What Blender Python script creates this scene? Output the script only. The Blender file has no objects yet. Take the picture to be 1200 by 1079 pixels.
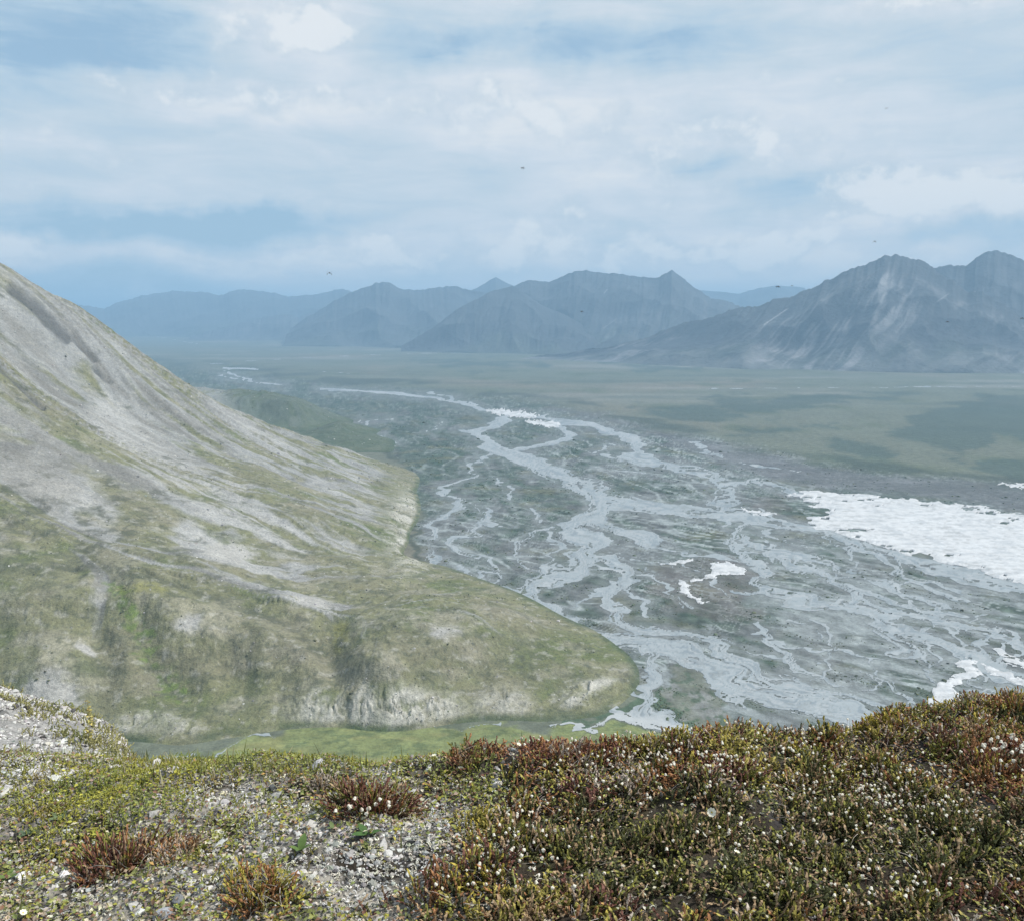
import bpy, math, random
import numpy as np

random.seed(11)
RNG = np.random.default_rng(7)
C = bpy.context.scene.collection
R = math.radians

# ------------------------------------------------------------------ camera geometry
PITCH, FOC = R(9.65), 1000.0
CP, SP = math.cos(PITCH), math.sin(PITCH)
FLOOR = -300.0

def ray(px, py):
    px = np.asarray(px, float); py = np.asarray(py, float)
    a = (px - 600.0) / FOC; b = (539.5 - py) / FOC
    return a, CP + b * SP, -SP + b * CP

def on_floor(px, py, z=FLOOR):
    dx, dy, dz = ray(px, py)
    t = z / dz
    return np.stack([dx * t, dy * t, np.full_like(t, z) if np.ndim(t) else z], -1)

def at(px, py, y):
    dx, dy, dz = ray(px, py)
    t = np.asarray(y, float) / dy
    return np.stack([dx * t, dy * t, dz * t], -1)

def project(x, y, z):
    dep = np.maximum(y * CP - z * SP, 1e-3)
    v = (y * SP + z * CP) / dep
    return 600 + FOC * x / dep, 539.5 - FOC * v

# ------------------------------------------------------------------ noise
PERM = RNG.permutation(256)
PERM = np.concatenate([PERM, PERM, PERM])
GA = RNG.random(256) * 2 * np.pi
GX, GY = np.cos(GA), np.sin(GA)

def perlin(x, y, seed=0):
    x = x + seed * 17.31; y = y - seed * 9.77
    xi = np.floor(x).astype(np.int64); yi = np.floor(y).astype(np.int64)
    fx, fy = x - xi, y - yi
    u = fx * fx * fx * (fx * (fx * 6 - 15) + 10); v = fy * fy * fy * (fy * (fy * 6 - 15) + 10)
    a, b = xi & 255, yi & 255
    def g(i, j, dx, dy):
        h = PERM[PERM[(a + i) & 255] + ((b + j) & 255)]
        return GX[h] * dx + GY[h] * dy
    n00, n10 = g(0, 0, fx, fy), g(1, 0, fx - 1, fy)
    n01, n11 = g(0, 1, fx, fy - 1), g(1, 1, fx - 1, fy - 1)
    return ((n00 * (1 - u) + n10 * u) * (1 - v) + (n01 * (1 - u) + n11 * u) * v) * 1.45

def fbm(x, y, octv=4, seed=0, gain=0.5, lac=2.03):
    s = np.zeros(np.broadcast(x, y).shape); a = 1.0; t = 0.0
    for k in range(octv):
        s += a * perlin(x, y, seed + k * 3); t += a; a *= gain
        x = x * lac; y = y * lac
    return s / t

def ridged(x, y, octv=4, seed=0, gain=0.5):
    s = np.zeros(np.broadcast(x, y).shape); a = 1.0; t = 0.0
    for k in range(octv):
        s += a * (1 - np.abs(perlin(x, y, seed + k * 5))); t += a; a *= gain
        x = x * 2.07; y = y * 2.07
    return s / t

def sstep(a, b, x):
    t = np.clip((x - a) / (b - a), 0, 1)
    return t * t * (3 - 2 * t)

def mixc(c, d, f):
    return c * (1 - f[..., None]) + np.asarray(d) * f[..., None]

def sd_poly(px, py, poly):
    """signed distance to polygon, positive inside"""
    P = np.asarray(poly, float); n = len(P)
    d = np.full(px.shape, 1e18); ins = np.zeros(px.shape, bool)
    for i in range(n):
        ax, ay = P[i]; bx, by = P[(i + 1) % n]
        ex, ey = bx - ax, by - ay
        wx, wy = px - ax, py - ay
        t = np.clip((wx * ex + wy * ey) / (ex * ex + ey * ey + 1e-12), 0, 1)
        d = np.minimum(d, (wx - ex * t) ** 2 + (wy - ey * t) ** 2)
        c = ((ay > py) != (by > py))
        if by != ay:
            ins ^= c & (px < ex * (py - ay) / (by - ay) + ax)
    d = np.sqrt(d)
    return np.where(ins, d, -d)

def line_field(px, py, lines, vs=1.6):
    """best (half width - distance) over polylines, plus along / across coordinates of the best one"""
    best = np.full(px.shape, -1e9); al = np.zeros(px.shape); ac = np.zeros(px.shape)
    for k, (w, pts) in enumerate(lines):
        P = np.asarray(pts, float); L = 0.0
        if np.ndim(w) == 0: w = [w] * len(P)
        for i in range(len(P) - 1):
            ax, ay = P[i]; bx, by = P[i + 1]
            ex, ey = bx - ax, (by - ay) * vs
            wx, wy = px - ax, (py - ay) * vs
            l = math.hypot(ex, ey)
            t = np.clip((wx * ex + wy * ey) / (l * l), 0, 1)
            qx, qy = wx - ex * t, wy - ey * t
            d = np.hypot(qx, qy)
            m = (w[i] * (1 - t) + w[i + 1] * t) - d
            sel = m > best
            best = np.where(sel, m, best)
            al = np.where(sel, L + t * l + 777 * k, al)
            ac = np.where(sel, (wx * ey - wy * ex) / l, ac)
            L += l
    return best, al, ac

# ------------------------------------------------------------------ mesh building
def mesh_from(name, V, F, mat, col=None, smooth=True, parent=None, link=True):
    """V (n,3); F (m,3) or (m,4) or list of such arrays"""
    me = bpy.data.meshes.new(name)
    V = np.ascontiguousarray(V, np.float32)
    Fs = F if isinstance(F, list) else [F]
    Fs = [np.asarray(f, np.int32) for f in Fs if len(f)]
    me.vertices.add(len(V)); me.vertices.foreach_set('co', V.ravel())
    lv = np.concatenate([f.ravel() for f in Fs])
    tot = np.concatenate([np.full(len(f), f.shape[1], np.int32) for f in Fs])
    st = np.concatenate([[0], np.cumsum(tot)[:-1]]).astype(np.int32)
    me.loops.add(len(lv)); me.loops.foreach_set('vertex_index', lv)
    me.polygons.add(len(tot)); me.polygons.foreach_set('loop_start', st)
    me.polygons.foreach_set('use_smooth', np.full(len(tot), smooth))
    if col is not None:
        a = me.attributes.new('Col', 'FLOAT_COLOR', 'POINT')
        c4 = np.ones((len(V), 4), np.float32); c4[:, :3] = col
        a.data.foreach_set('color', c4.ravel())
    me.update(calc_edges=True)
    me.materials.append(mat)
    o = bpy.data.objects.new(name, me)
    if link: C.objects.link(o)
    if parent: o.parent = parent
    return o

def grid_faces(nr, nc, wrap=False):
    i = np.arange(nr - 1)[:, None]; j = np.arange(nc if wrap else nc - 1)[None, :]
    j2 = (j + 1) % nc
    return np.stack(np.broadcast_arrays(i * nc + j, i * nc + j2, (i + 1) * nc + j2, (i + 1) * nc + j), -1).reshape(-1, 4)

def iso_clip(V, quads, m, attrs):
    """keep the part of the sheet where m > 0, cutting triangles along the zero line"""
    T = np.concatenate([quads[:, [0, 1, 2]], quads[:, [0, 2, 3]]])
    ins = m > 0
    k = ins[T].sum(1)
    full = T[k == 3]
    data = np.concatenate([V] + [a.reshape(len(V), -1) for a in attrs] + [m[:, None]], 1)
    extra, faces, base = [], [full], len(V)
    def cut(a, b):
        t = (m[a] / (m[a] - m[b]))[:, None]
        return data[a] * (1 - t) + data[b] * t
    for cnt in (1, 2):
        S = T[k == cnt]
        if not len(S): continue
        odd = ins[S] if cnt == 1 else ~ins[S]
        r = odd.argmax(1); n = np.arange(len(S))
        a, b, c = S[n, r], S[n, (r + 1) % 3], S[n, (r + 2) % 3]
        p, q = cut(a, b), cut(a, c)
        ip = base + np.arange(len(S)); iq = ip + len(S); base += 2 * len(S)
        extra += [p, q]
        if cnt == 1: faces.append(np.stack([a, ip, iq], 1))
        else: faces += [np.stack([ip, b, c], 1), np.stack([ip, c, iq], 1)]
    F = np.concatenate(faces); D = np.concatenate([data] + extra)
    used, inv = np.unique(F, return_inverse=True)
    return D[used], inv.reshape(-1, 3)

def tag(o, label=None, cat=None, group=None, kind=None):
    if label: o['label'] = label
    if cat: o['category'] = cat
    if group: o['group'] = group
    if kind: o['kind'] = kind
    return o

def empty(name, loc, label, cat, group=None, rz=0.0):
    o = bpy.data.objects.new(name, None); C.objects.link(o)
    o.location = [float(v) for v in loc]; o.rotation_euler = (0, 0, rz)
    o.empty_display_size = 0.02
    return tag(o, label, cat, group)

# ------------------------------------------------------------------ materials
class NT:
    def __init__(s, tree): s.t = tree; s.n = tree.nodes; s.l = tree.links
    def add(s, typ, ins=None, **kw):
        n = s.n.new(typ)
        for k, v in kw.items(): setattr(n, k, v)
        for k, v in (ins or {}).items():
            if hasattr(v, 'is_output') or isinstance(v, bpy.types.NodeSocket): s.l.new(v, n.inputs[k])
            else: n.inputs[k].default_value = v
        return n
    def math(s, op, a, b=0.0, c=0.0, clamp=False):
        n = s.add('ShaderNodeMath', {0: a, 1: b, 2: c}, operation=op); n.use_clamp = clamp
        return n.outputs[0]
    def vmath(s, op, a, b=(0, 0, 0)):
        return s.add('ShaderNodeVectorMath', {0: a, 1: b}, operation=op)
    def noise(s, vec, scale, detail=4.0, rough=0.55, dist=0.0):
        return s.add('ShaderNodeTexNoise', {'Vector': vec, 'Scale': scale, 'Detail': detail, 'Roughness': rough, 'Distortion': dist}).outputs['Fac']
    def mapr(s, v, a, b, c, d, typ='LINEAR'):
        return s.add('ShaderNodeMapRange', {0: v, 1: a, 2: b, 3: c, 4: d}, interpolation_type=typ).outputs[0]
    def mixrgb(s, f, a, b, typ='MIX'):
        n = s.n.new('ShaderNodeMix'); n.data_type = 'RGBA'; n.blend_type = typ
        for k, v in ((0, f), (6, a), (7, b)):
            if isinstance(v, bpy.types.NodeSocket): s.l.new(v, n.inputs[k])
            else: n.inputs[k].default_value = v
        return n.outputs[2]

def col_material(name, scales=((0.03, 0.35), (0.3, 0.3)), bump=(), rough=0.9, spec=0.2, stretch=(1, 1, 1), translucent=0.0):
    """vertex albedo broken up by procedural noise at several sizes, with procedural relief"""
    m = bpy.data.materials.new(name); m.use_nodes = True
    nt = NT(m.node_tree); nt.n.clear()
    out = nt.add('ShaderNodeOutputMaterial'); b = nt.add('ShaderNodeBsdfPrincipled')
    b.inputs['Roughness'].default_value = rough; b.inputs['Specular IOR Level'].default_value = spec
    c = nt.add('ShaderNodeAttribute', attribute_name='Col').outputs['Color']
    pos = nt.add('ShaderNodeTexCoord').outputs['Object']
    if stretch != (1, 1, 1): pos = nt.vmath('MULTIPLY', pos, stretch).outputs[0]
    for sc, amt in scales:
        n = nt.noise(pos, sc, 5.0, 0.62)
        f = nt.mapr(n, 0.28, 0.72, 1 - amt, 1 + amt)
        c = nt.vmath('MULTIPLY', c, f).outputs[0]
    nt.l.new(c, b.inputs['Base Color'])
    h = None
    for sc, amt in bump:
        n = nt.math('MULTIPLY', nt.noise(pos, sc, 5.0, 0.6), amt)
        h = n if h is None else nt.math('ADD', h, n)
    if h is not None:
        bm = nt.add('ShaderNodeBump', {'Height': h, 'Strength': 1.0, 'Distance': 1.0})
        nt.l.new(bm.outputs[0], b.inputs['Normal'])
    if translucent:
        tr = nt.add('ShaderNodeBsdfTranslucent', {'Color': c})
        mx = nt.add('ShaderNodeMixShader', {0: translucent, 1: b.outputs[0], 2: tr.outputs[0]})
        nt.l.new(mx.outputs[0], out.inputs[0])
    else:
        nt.l.new(b.outputs[0], out.inputs[0])
    return m

M_VALLEY = col_material('valley_ground', ((0.012, 0.12), (0.07, 0.28), (0.35, 0.22)), ((0.09, 1.6), (0.4, 0.5)))
M_RIVER = col_material('river_gravel_water', ((0.02, 0.06), (0.12, 0.08)), ((0.05, 0.15),), rough=0.55, spec=0.35)
M_ICE = col_material('river_ice', ((0.02, 0.08), (0.12, 0.12), (0.5, 0.1)), ((0.08, 0.5), (0.35, 0.3)), rough=0.7)
M_HILL = col_material('hill_ground', ((0.02, 0.10), (0.09, 0.14), (0.4, 0.3), (1.3, 0.34)), ((0.05, 2.0), (0.25, 1.2), (1.1, 0.55)))
M_MOUNT = col_material('mountain_rock', ((0.006, 0.12), (0.03, 0.18)), ((0.012, 14.0), (0.05, 4.0)))
M_KNOLL = col_material('knoll_soil', ((5.0, 0.3), (30.0, 0.35), (140.0, 0.3)), ((25.0, 0.02), (110.0, 0.006)))
M_LEAF = col_material('tundra_plant', ((60.0, 0.15), (400.0, 0.15)), (), rough=0.65, spec=0.25, translucent=0.12)
M_PETAL = col_material('white_petal', ((300.0, 0.04),), (), rough=0.6, translucent=0.3)
M_STONE = col_material('grey_stone', ((90.0, 0.18), (420.0, 0.15)), ((150.0, 0.003),))
M_SCRUB = col_material('scrub_leaf', ((0.8, 0.25), (3.0, 0.25)), ((2.0, 0.2),))
M_STONE_FAR = col_material('boulder', ((0.6, 0.2),), ())
M_WOOD = col_material('dead_wood', ((250.0, 0.2),), ((400.0, 0.001),))
M_INSECT = col_material('insect_body', ((800.0, 0.1),), (), rough=0.4)

# ------------------------------------------------------------------ traced plan of the river (photo pixels -> ground plane)
FAR = [
 (2.2, [(375,456),(430,459),(470,462),(510,466),(540,473),(570,481),(600,486),(640,490),(680,495)]),
 (1.2, [(500,459),(530,466),(556,475)]),
 (1.4, [(262,433),(275,440),(290,444),(300,449)]), (1.6, [(265,432),(300,433)]), (1.2, [(258,440),(285,446)]),
 (1.2, [(305,449),(330,451)]),
 (0.5, [(830,456),(900,455),(1000,454.5),(1100,453.5),(1300,453)]),
 (0.4, [(280,424),(330,421),(400,418),(480,415),(600,414)]),
 (0.5, [(150,392),(190,396),(240,404)]), (0.5, [(240,427),(262,426)]), (0.6, [(375,436),(410,438)]),
 (1.0, [(417,492),(428,498),(436,492),(460,491)]), (1.0, [(507,506),(515,500),(522,494)]),
 (2.0, [(440,512),(452,520),(458,524)]),
]
RIVER = FAR + [
 ([3,7,7,9,12,13,14,14,12], [(600,486),(578,497),(562,508),(568,522),(590,530),(620,539),(655,556),(685,573),(707,588)]),
 (3, [(548,505),(562,507)]),
 ([5,5,4,4,4], [(640,489),(660,503),(676,512),(640,520),(612,526)]),
 (4, [(650,495),(690,497),(720,507),(745,514),(753,523),(735,530),(728,535),(745,540),(770,545)]),
 ([5,8,6,5,6,7,7,8], [(725,508),(745,518),(738,534),(767,540),(800,549),(820,552),(840,562),(848,575)]),
 (2.5, [(702,531),(712,536),(730,541)]), (2, [(700,530),(720,520)]),
 ([7,7,9], [(848,575),(846,588),(825,598)]), (4, [(847,566),(890,565),(912,570),(935,580)]),
 ([14,12,10,10,14,12,9,8,7], [(707,588),(735,591),(782,597),(825,600),(855,602),(880,611),(912,617),(960,622),(1000,632)]),
 ([7,9,9,11,12], [(1000,632),(1040,645),(1085,660),(1140,675),(1210,692)]),
 ([16,14,13,12,15,15], [(707,588),(715,598),(690,607),(662,617),(672,628),(700,646)]),
 ([14,12,12,12], [(712,600),(700,612),(730,630),(760,640)]),
 ([12,12,13,11,12,13,14,16], [(700,646),(680,662),(655,677),(630,693),(618,705),(635,713),(660,729),(692,744)]),
 ([14,18,20], [(692,744),(730,754),(770,764)]),
 ([7,8,8,8,10,9,8,8,9,9], [(700,646),(722,651),(742,662),(735,672),(720,681),(717,692),(722,708),(736,722),(754,737),(775,742)]),
 ([8,9,10,10,11,13,14,14], [(767,738),(800,745),(832,757),(852,770),(880,790),(910,806),(950,820),(1000,832)]),
 ([20,20,18,18,20,22,26], [(730,756),(790,768),(825,780),(852,800),(885,825),(940,838),(1010,850)]),
 (7, [(860,800),(905,812),(940,815),(1000,825),(1060,836)]),
 ([12,9,8,14,20], [(770,764),(762,785),(755,805),(755,828),(775,846)]),
 ([14,18,20,14], [(745,838),(775,843),(800,852),(830,864)]), (3, [(745,840),(700,846),(672,849),(632,848)]),
 (5, [(545,587),(520,599),(508,614),(510,627)]), (4, [(522,572),(530,582),(545,587),(566,598),(576,607),(592,612)]),
 (2.5, [(522,572),(545,562),(562,557),(550,547),(572,534)]),
 ([4,5,5,6,5,5,5], [(568,596),(574,614),(562,627),(540,631),(530,638),(542,648),(570,653)]),
 ([4,5,4], [(570,653),(582,667),(576,660)]), (3.5, [(557,672),(572,688),(580,696),(592,682),(587,672),(560,671)]),
 ([5,8,8], [(580,690),(600,700),(618,706)]), (5, [(500,650),(494,662)]),
 (4, [(640,619),(625,626),(616,640),(615,650),(626,658),(642,665),(655,674)]), (2.5, [(617,592),(623,603),(628,609)]),
 (2, [(580,560),(590,575),(600,582)]),
 ([8,6,7,8,9,8,8,8,8], [(862,605),(872,620),(864,636),(863,648),(882,662),(890,678),(894,695),(915,702),(960,707)]),
 ([8,8,8,9,9,9,10], [(960,707),(1000,718),(1030,730),(1060,737),(1100,752),(1150,770),(1210,786)]),
 (7, [(885,632),(900,650),(922,662),(952,673),(975,690),(997,708)]), (6, [(865,640),(900,645),(940,655),(975,668)]),
 ([6,7,7,8,8,8,8], [(925,668),(962,680),(984,698),(1010,712),(1075,722),(1125,738),(1210,762)]),
 (5, [(975,690),(1020,700),(1070,712),(1110,718)]), (4, [(1000,640),(1030,656),(1060,676),(1090,692),(1130,700)]),
 (4, [(962,680),(1000,676),(1040,690),(1085,706)]),
 ([4,5,6,7,7], [(875,722),(890,740),(910,755),(935,784),(990,806)]), (3, [(1095,730),(1110,760),(1122,775)]),
 (3, [(1040,770),(1052,785),(1040,800),(1018,812)]), (3, [(1060,690),(1095,680),(1130,690)]),
 (2.5, [(815,520),(830,530),(852,537)]), (1.5, [(868,542),(900,548),(940,553)]),
 (2, [(1123,735),(1130,722),(1142,712)]), (2.5, [(915,715),(938,730),(952,742)]),
 (3, [(205,882),(240,878),(275,875)]), (0.8, [(275,875),(290,868),(305,864),(330,857),(380,853),(420,852)]), (1.4, [(480,851),(565,849)]),
]
_r = random.Random(5)
for _k in range(40):                                     # thin linking braids between the traced channels
    _x = _r.uniform(510, 1150); _y = _r.uniform(530 + max(0.0, _x - 700) * 0.30, 800)
    _a = _r.choice((0.45, 0.6, 0.8, 2.3 if _x < 720 else 0.5)); _pts = [(_x, _y)]
    for _j in range(_r.randint(4, 7)):
        _a += _r.uniform(-0.55, 0.55); _l = _r.uniform(10, 26) * (0.5 + (_y - 480) / 300)
        _x += _l * math.cos(_a); _y += abs(_l * math.sin(_a)) * 0.6; _pts.append((_x, _y))
    RIVER.append((_r.uniform(0.9, 2.2) * (0.6 + (_y - 500) / 260), _pts))
SHEET_ICE = [
 ('broad white sheet of river ice filling the right side of the valley',
  [(925,580),(945,575),(970,577),(987,581),(1012,580),(1050,584),(1070,584),(1090,588),(1125,591),(1162,596),(1187,602),(1225,611),(1290,628),(1400,660),(1420,730),(1290,712),(1200,686),(1162,673),(1137,666),(1112,659),(1080,648),(1062,649),(1035,640),(1010,630),(982,625),(962,619),(945,614),(947,606),(967,605),(972,595),(955,592),(940,587)]),
 ('ragged forked ice patch among the gravel islands in mid valley',
  [(830,660),(855,659),(870,664),(877,670),(860,674),(847,675),(835,677),(817,682),(808,686),(811,697),(829,706),(820,709),(805,697),(795,694),(799,680),(807,681),(822,677),(835,670)]),
 ('curved tongue of white ice just above the heather skyline',
  [(1125,774),(1138,775),(1146,782),(1141,791),(1126,798),(1121,808),(1124,819),(1112,832),(1088,832),(1096,807),(1116,793),(1131,785)]),
 ('long thin ice strip running off right below the ice tongue', [(1149,777),(1170,786),(1190,793),(1240,806),(1240,814),(1185,799),(1160,788)]),
 ('small ice streak uppermost above the curved ice tongue', [(1168,761),(1178,763),(1190,770),(1182,770)]),
 ('short ice streak between the small streak and the long strip', [(1174,773),(1190,772),(1206,777),(1230,786),(1205,783),(1188,778)]),
 ('farther of two small white ice patches where the braids narrow', [(570,481),(585,480),(600,482),(615,483),(630,488),(622,490),(605,488),(585,486)]),
 ('nearer of two small white ice patches where the braids narrow', [(616,494),(630,493),(645,495),(657,496),(653,500),(640,500),(630,498)]),
 ('thin ice sliver under the dark green terrace at the far right', [(1172,566),(1190,567),(1215,571),(1240,577),(1215,575),(1190,571)]),
 ('narrow branching ice thread beside the broad ice sheet', [(868,594),(884,599),(910,602),(895,604),(880,602)]),
 ('flat ice shard above the ragged forked ice patch', [(774,661),(800,656),(826,654),(815,658),(790,662)]),
]
FLOODP = [(150,425),(250,432),(400,450),(500,454),(620,468),(700,482),(830,515),(960,540),(1100,556),(1500,600),(1500,920),(700,920),(770,866),(745,800),(620,700),(485,655),(478,560),(452,524),(400,492),(300,465),(150,440)]
DARKVEG = [
 [(1043,510),(1075,492),(1100,477),(1150,468),(1210,463),(1280,470),(1280,520),(1200,520),(1173,512),(1150,530),(1125,537),(1100,527),(1063,517)],
 [(945,531),(980,520),(1033,523),(1056,531),(1045,542),(1010,540),(980,536)],
 [(1147,550),(1167,542),(1220,540),(1290,548),(1290,575),(1200,567),(1173,562)],
 [(845,511),(900,500),(980,494),(985,497),(910,509),(870,514)],
 [(740,478),(860,468),(967,465),(1050,462),(1085,460),(1040,468),(960,474),(840,487),(770,490)],
 [(700,425),(760,428),(820,432),(760,434)], [(480,425),(560,424),(640,428),(560,431)],
]

# ------------------------------------------------------------------ valley floor: one sheet to the horizon
def floor_height(x, y):
    r = np.hypot(x, y)
    return FLOOR + 2.0 * fbm(x / 400, y / 400, 3, 5) * sstep(600, 2500, r) + 25 * fbm(x / 3000, y / 3000, 3, 8) * sstep(3500, 9000, r)

az = np.concatenate([np.arange(-34, 34, 0.055), np.arange(34, 326, 4.0)])
inv = np.linspace(1 / 380, 1 / 40000, 640)
rr = 1 / inv
AZ, RR = np.meshgrid(np.radians(az), rr)
X, Y = (RR * np.sin(AZ)).ravel(), (RR * np.cos(AZ)).ravel()
Z = floor_height(X, Y)
VV = np.stack([X, Y, Z], 1)
FQ = grid_faces(len(rr), len(az), wrap=True)
front = (np.abs(AZ.ravel()) < R(36)) & (Y > 0)
WX = X + 22 * fbm(X / 38, Y / 38, 4, 21) + 36 * fbm(X / 170, Y / 170, 2, 24)
WY = Y + 30 * fbm(X / 38, Y / 38, 4, 31) + 50 * fbm(X / 170, Y / 170, 2, 34)
PX = np.full(len(X), -9999.0); PY = np.full(len(X), -9999.0)
PX[front], PY[front] = project(WX[front], WY[front], np.full(front.sum(), FLOOR))
fpx, fpy, fx, fy = PX[front], PY[front], X[front], Y[front]

riv, al, ac = line_field(fpx, fpy, RIVER)
rough_k = np.clip(1000.0 / np.maximum(fy, 400), 0.25, 1.6)
riv = riv * 1.0 + 3.4 * rough_k * fbm(fx / 30, fy / 60, 5, 41, 0.55)
flood = sd_poly(fpx, fpy * 1.0, FLOODP) / 10
flood_m = sstep(-0.6, 0.8, flood + 0.7 * fbm(fx / 120, fy / 220, 3, 44))
scarp = sstep(0.9, 0.15, np.abs(flood + 0.35 * fbm(fx / 90, fy / 160, 3, 45) + 0.3)) * sstep(0.0, 0.25, fbm(fx / 260, fy / 400, 3, 46) + 0.1)
# anastomosing threads, stretched along the flow (it swings from south to south-east)
def thread(ang, s, seed):
    ca, sa = math.cos(ang), math.sin(ang)
    u = (fx * ca + fy * sa); v = (-fx * sa + fy * ca)
    u = u + 30 * fbm(fx / 90, fy / 90, 2, seed + 2); v = v + 14 * fbm(fx / 70, fy / 70, 3, seed + 1)
    n = 1 - np.abs(perlin(u / (s * 4.5), v / s, seed)) * 1.0
    n2 = 1 - np.abs(perlin(u / (s * 1.9), v / (s * 0.45), seed + 7))
    n3 = 1 - np.abs(perlin(u / (s * 2.4), v / (s * 0.16), seed + 13))
    n2 = np.maximum(sstep(0.90, 0.97, n2), 0.8 * sstep(0.90, 0.97, n3))
    return sstep(0.90, 0.965, n), n2, fbm(u / (s * 2.4), v / (s * 0.7), 4, seed + 11)
wt = sstep(900, 1800, fy)
tA, tB = thread(R(-75), 42, 51), thread(R(-38), 36, 61)
th1, th2, sn = [a * wt + b * (1 - wt) for a, b in zip(tA, tB)]
leftside = sstep(760, 560, fpx) * sstep(640, 560, fpy)     # brushier, less gravelly north-west part
near_riv = sstep(-70, 0, riv)
col = np.zeros((len(X), 3)); col[:] = (0.125, 0.145, 0.105)
big = fbm(X / 900, Y / 900, 4, 71); med = fbm(X / 180, Y / 300, 4, 73)
col = mixc(col, (0.165, 0.16, 0.12), sstep(0.0, 0.5, big))
col = mixc(col, (0.085, 0.11, 0.062), sstep(0.05, 0.5, med) * 0.8)
bandn = fbm(X / 2500, Y / 500, 4, 76)
col = mixc(col, (0.22, 0.225, 0.195), sstep(0.08, 0.3, bandn) * sstep(2300, 3600, np.hypot(X, Y)) * 0.7)
col = mixc(col, (0.08, 0.105, 0.08), sstep(0.08, 0.3, fbm(X / 1400, Y / 260, 5, 78)) * 0.6)
col = col * np.array([0.86, 0.83, 0.85])
cf = col[front]
dv = np.max([sd_poly(fpx, fpy, p) / 5 for p in DARKVEG], 0)
cf = mixc(cf, (0.04, 0.064, 0.052), sstep(-1.0, 0.7, dv + 4.0 * fbm(fx / 200, fy / 300, 5, 79, 0.6)) * 0.75)
fl = np.zeros_like(cf); fl[:] = (0.08, 0.102, 0.082)
fl = mixc(fl, (0.052, 0.08, 0.055), sstep(-0.05, 0.3, sn))
fl = mixc(fl, (0.118, 0.122, 0.12), sstep(0.02, 0.42, fbm(fx / 60, fy / 110, 4, 81) + 0.35 * near_riv - 0.12 - 0.25 * leftside))
fl = mixc(fl, (0.125, 0.125, 0.075), sstep(0.1, 0.4, fbm(fx / 80, fy / 80, 3, 84)) * 0.7)
th = np.clip(th1 * (0.9 - 0.55 * leftside) * sstep(-0.25, 0.05, fbm(fx / 150, fy / 200, 3, 87)) + th2 * (0.75 - 0.55 * leftside) * sstep(-0.15, 0.12, fbm(fx / 100, fy / 150, 3, 86)), 0, 1)
fl = mixc(fl, (0.34, 0.365, 0.37), np.clip(th, 0, 0.85))
psheet = sd_poly(fpx, fpy, [(850,600),(960,640),(1080,670),(1250,700),(1250,800),(1000,870),(850,870),(770,800),(700,750),(800,738),(900,752),(880,690)]) / 25
pst = 0.5 * (1 + np.clip(3 * fbm((fx * 0.79 - fy * 0.62) / 260, (fx * 0.62 + fy * 0.79 + 14 * fbm(fx / 80, fy / 80, 3, 82)) / 30, 5, 83, 0.6), -1, 1))
fl = mixc(fl, (0.27, 0.29, 0.295), sstep(-0.5, 1.0, psheet) * sstep(0.22, 0.7, pst) * 0.85)
fine = fbm(fx / 14, fy / 22, 4, 88, 0.6)
fl = fl * (1 + 0.9 * fine[:, None])
fl = mixc(fl, (0.23, 0.24, 0.245), sstep(-18, 0, riv + 18 * fbm(fx / 24, fy / 40, 4, 89)) * 0.45)
# bare gravel strip between the ice and the far terrace
strip = sd_poly(fpx, fpy, [(640,478),(700,484),(830,518),(960,543),(1100,560),(1500,605),(1500,640),(1190,600),(1070,582),(950,574),(860,545),(760,505)]) / 8
fl = mixc(fl, (0.125, 0.125, 0.13), sstep(-0.8, 1.0, strip) * 0.8)
fl = mixc(fl, (0.21, 0.21, 0.22), sstep(-0.8, 1.0, strip) * sstep(0.05, 0.4, fbm(fx / 160, fy / 40, 4, 92)) * 0.6)
brown = np.max([sd_poly(fpx, fpy, p) / 6 for p in ([(760,668),(850,650),(890,680),(880,720),(800,715),(755,690)], [(868,590),(910,580),(935,595),(900,610)])], 0)
fl = mixc(fl, (0.15, 0.12, 0.11), sstep(-0.8, 0.8, brown + fbm(fx / 40, fy / 40, 3, 94)) * 0.35)
isd = fbm((fx * 0.79 - fy * 0.62) / 150, (fx * 0.62 + fy * 0.79 + 12 * fbm(fx / 60, fy / 60, 3, 112)) / 26, 4, 113)
fl = mixc(fl, (0.085, 0.1, 0.075), sstep(0.12, 0.3, isd) * sstep(-0.5, 1.0, psheet) * 0.7)
fl = fl * np.array([0.77, 0.80, 0.80])
cf = cf * (1 - flood_m[:, None]) + fl * flood_m[:, None]
cf = mixc(cf, (0.035, 0.05, 0.04), scarp * 0.7)
# near meadow in the side valley, and the brushy island by the spur's tip
mead = sd_poly(fpx, fpy, [(110,905),(170,884),(230,874),(290,866),(330,856),(420,850),(560,848),(640,848),(735,848),(775,862),(790,905)]) / 5
mm = sstep(-0.5, 0.5, mead + 0.5 * fbm(fx / 14, fy / 14, 3, 96))
mc = np.zeros_like(cf); mc[:] = (0.155, 0.178, 0.075)
mc = mixc(mc, (0.095, 0.12, 0.055), sstep(-0.05, 0.3, fbm(fx / 18, fy / 9, 5, 97, 0.62)))
mc = mixc(mc, (0.20, 0.20, 0.085), sstep(0.1, 0.45, fbm(fx / 45, fy / 16, 3, 98)) * 0.7)
cf = mixc(cf, (0, 0, 0), mm) + mc * mm[:, None]
isl = sd_poly(fpx, fpy, [(785,800),(815,790),(850,806),(872,835),(890,866),(840,872),(805,845),(775,822)]) / 8
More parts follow.
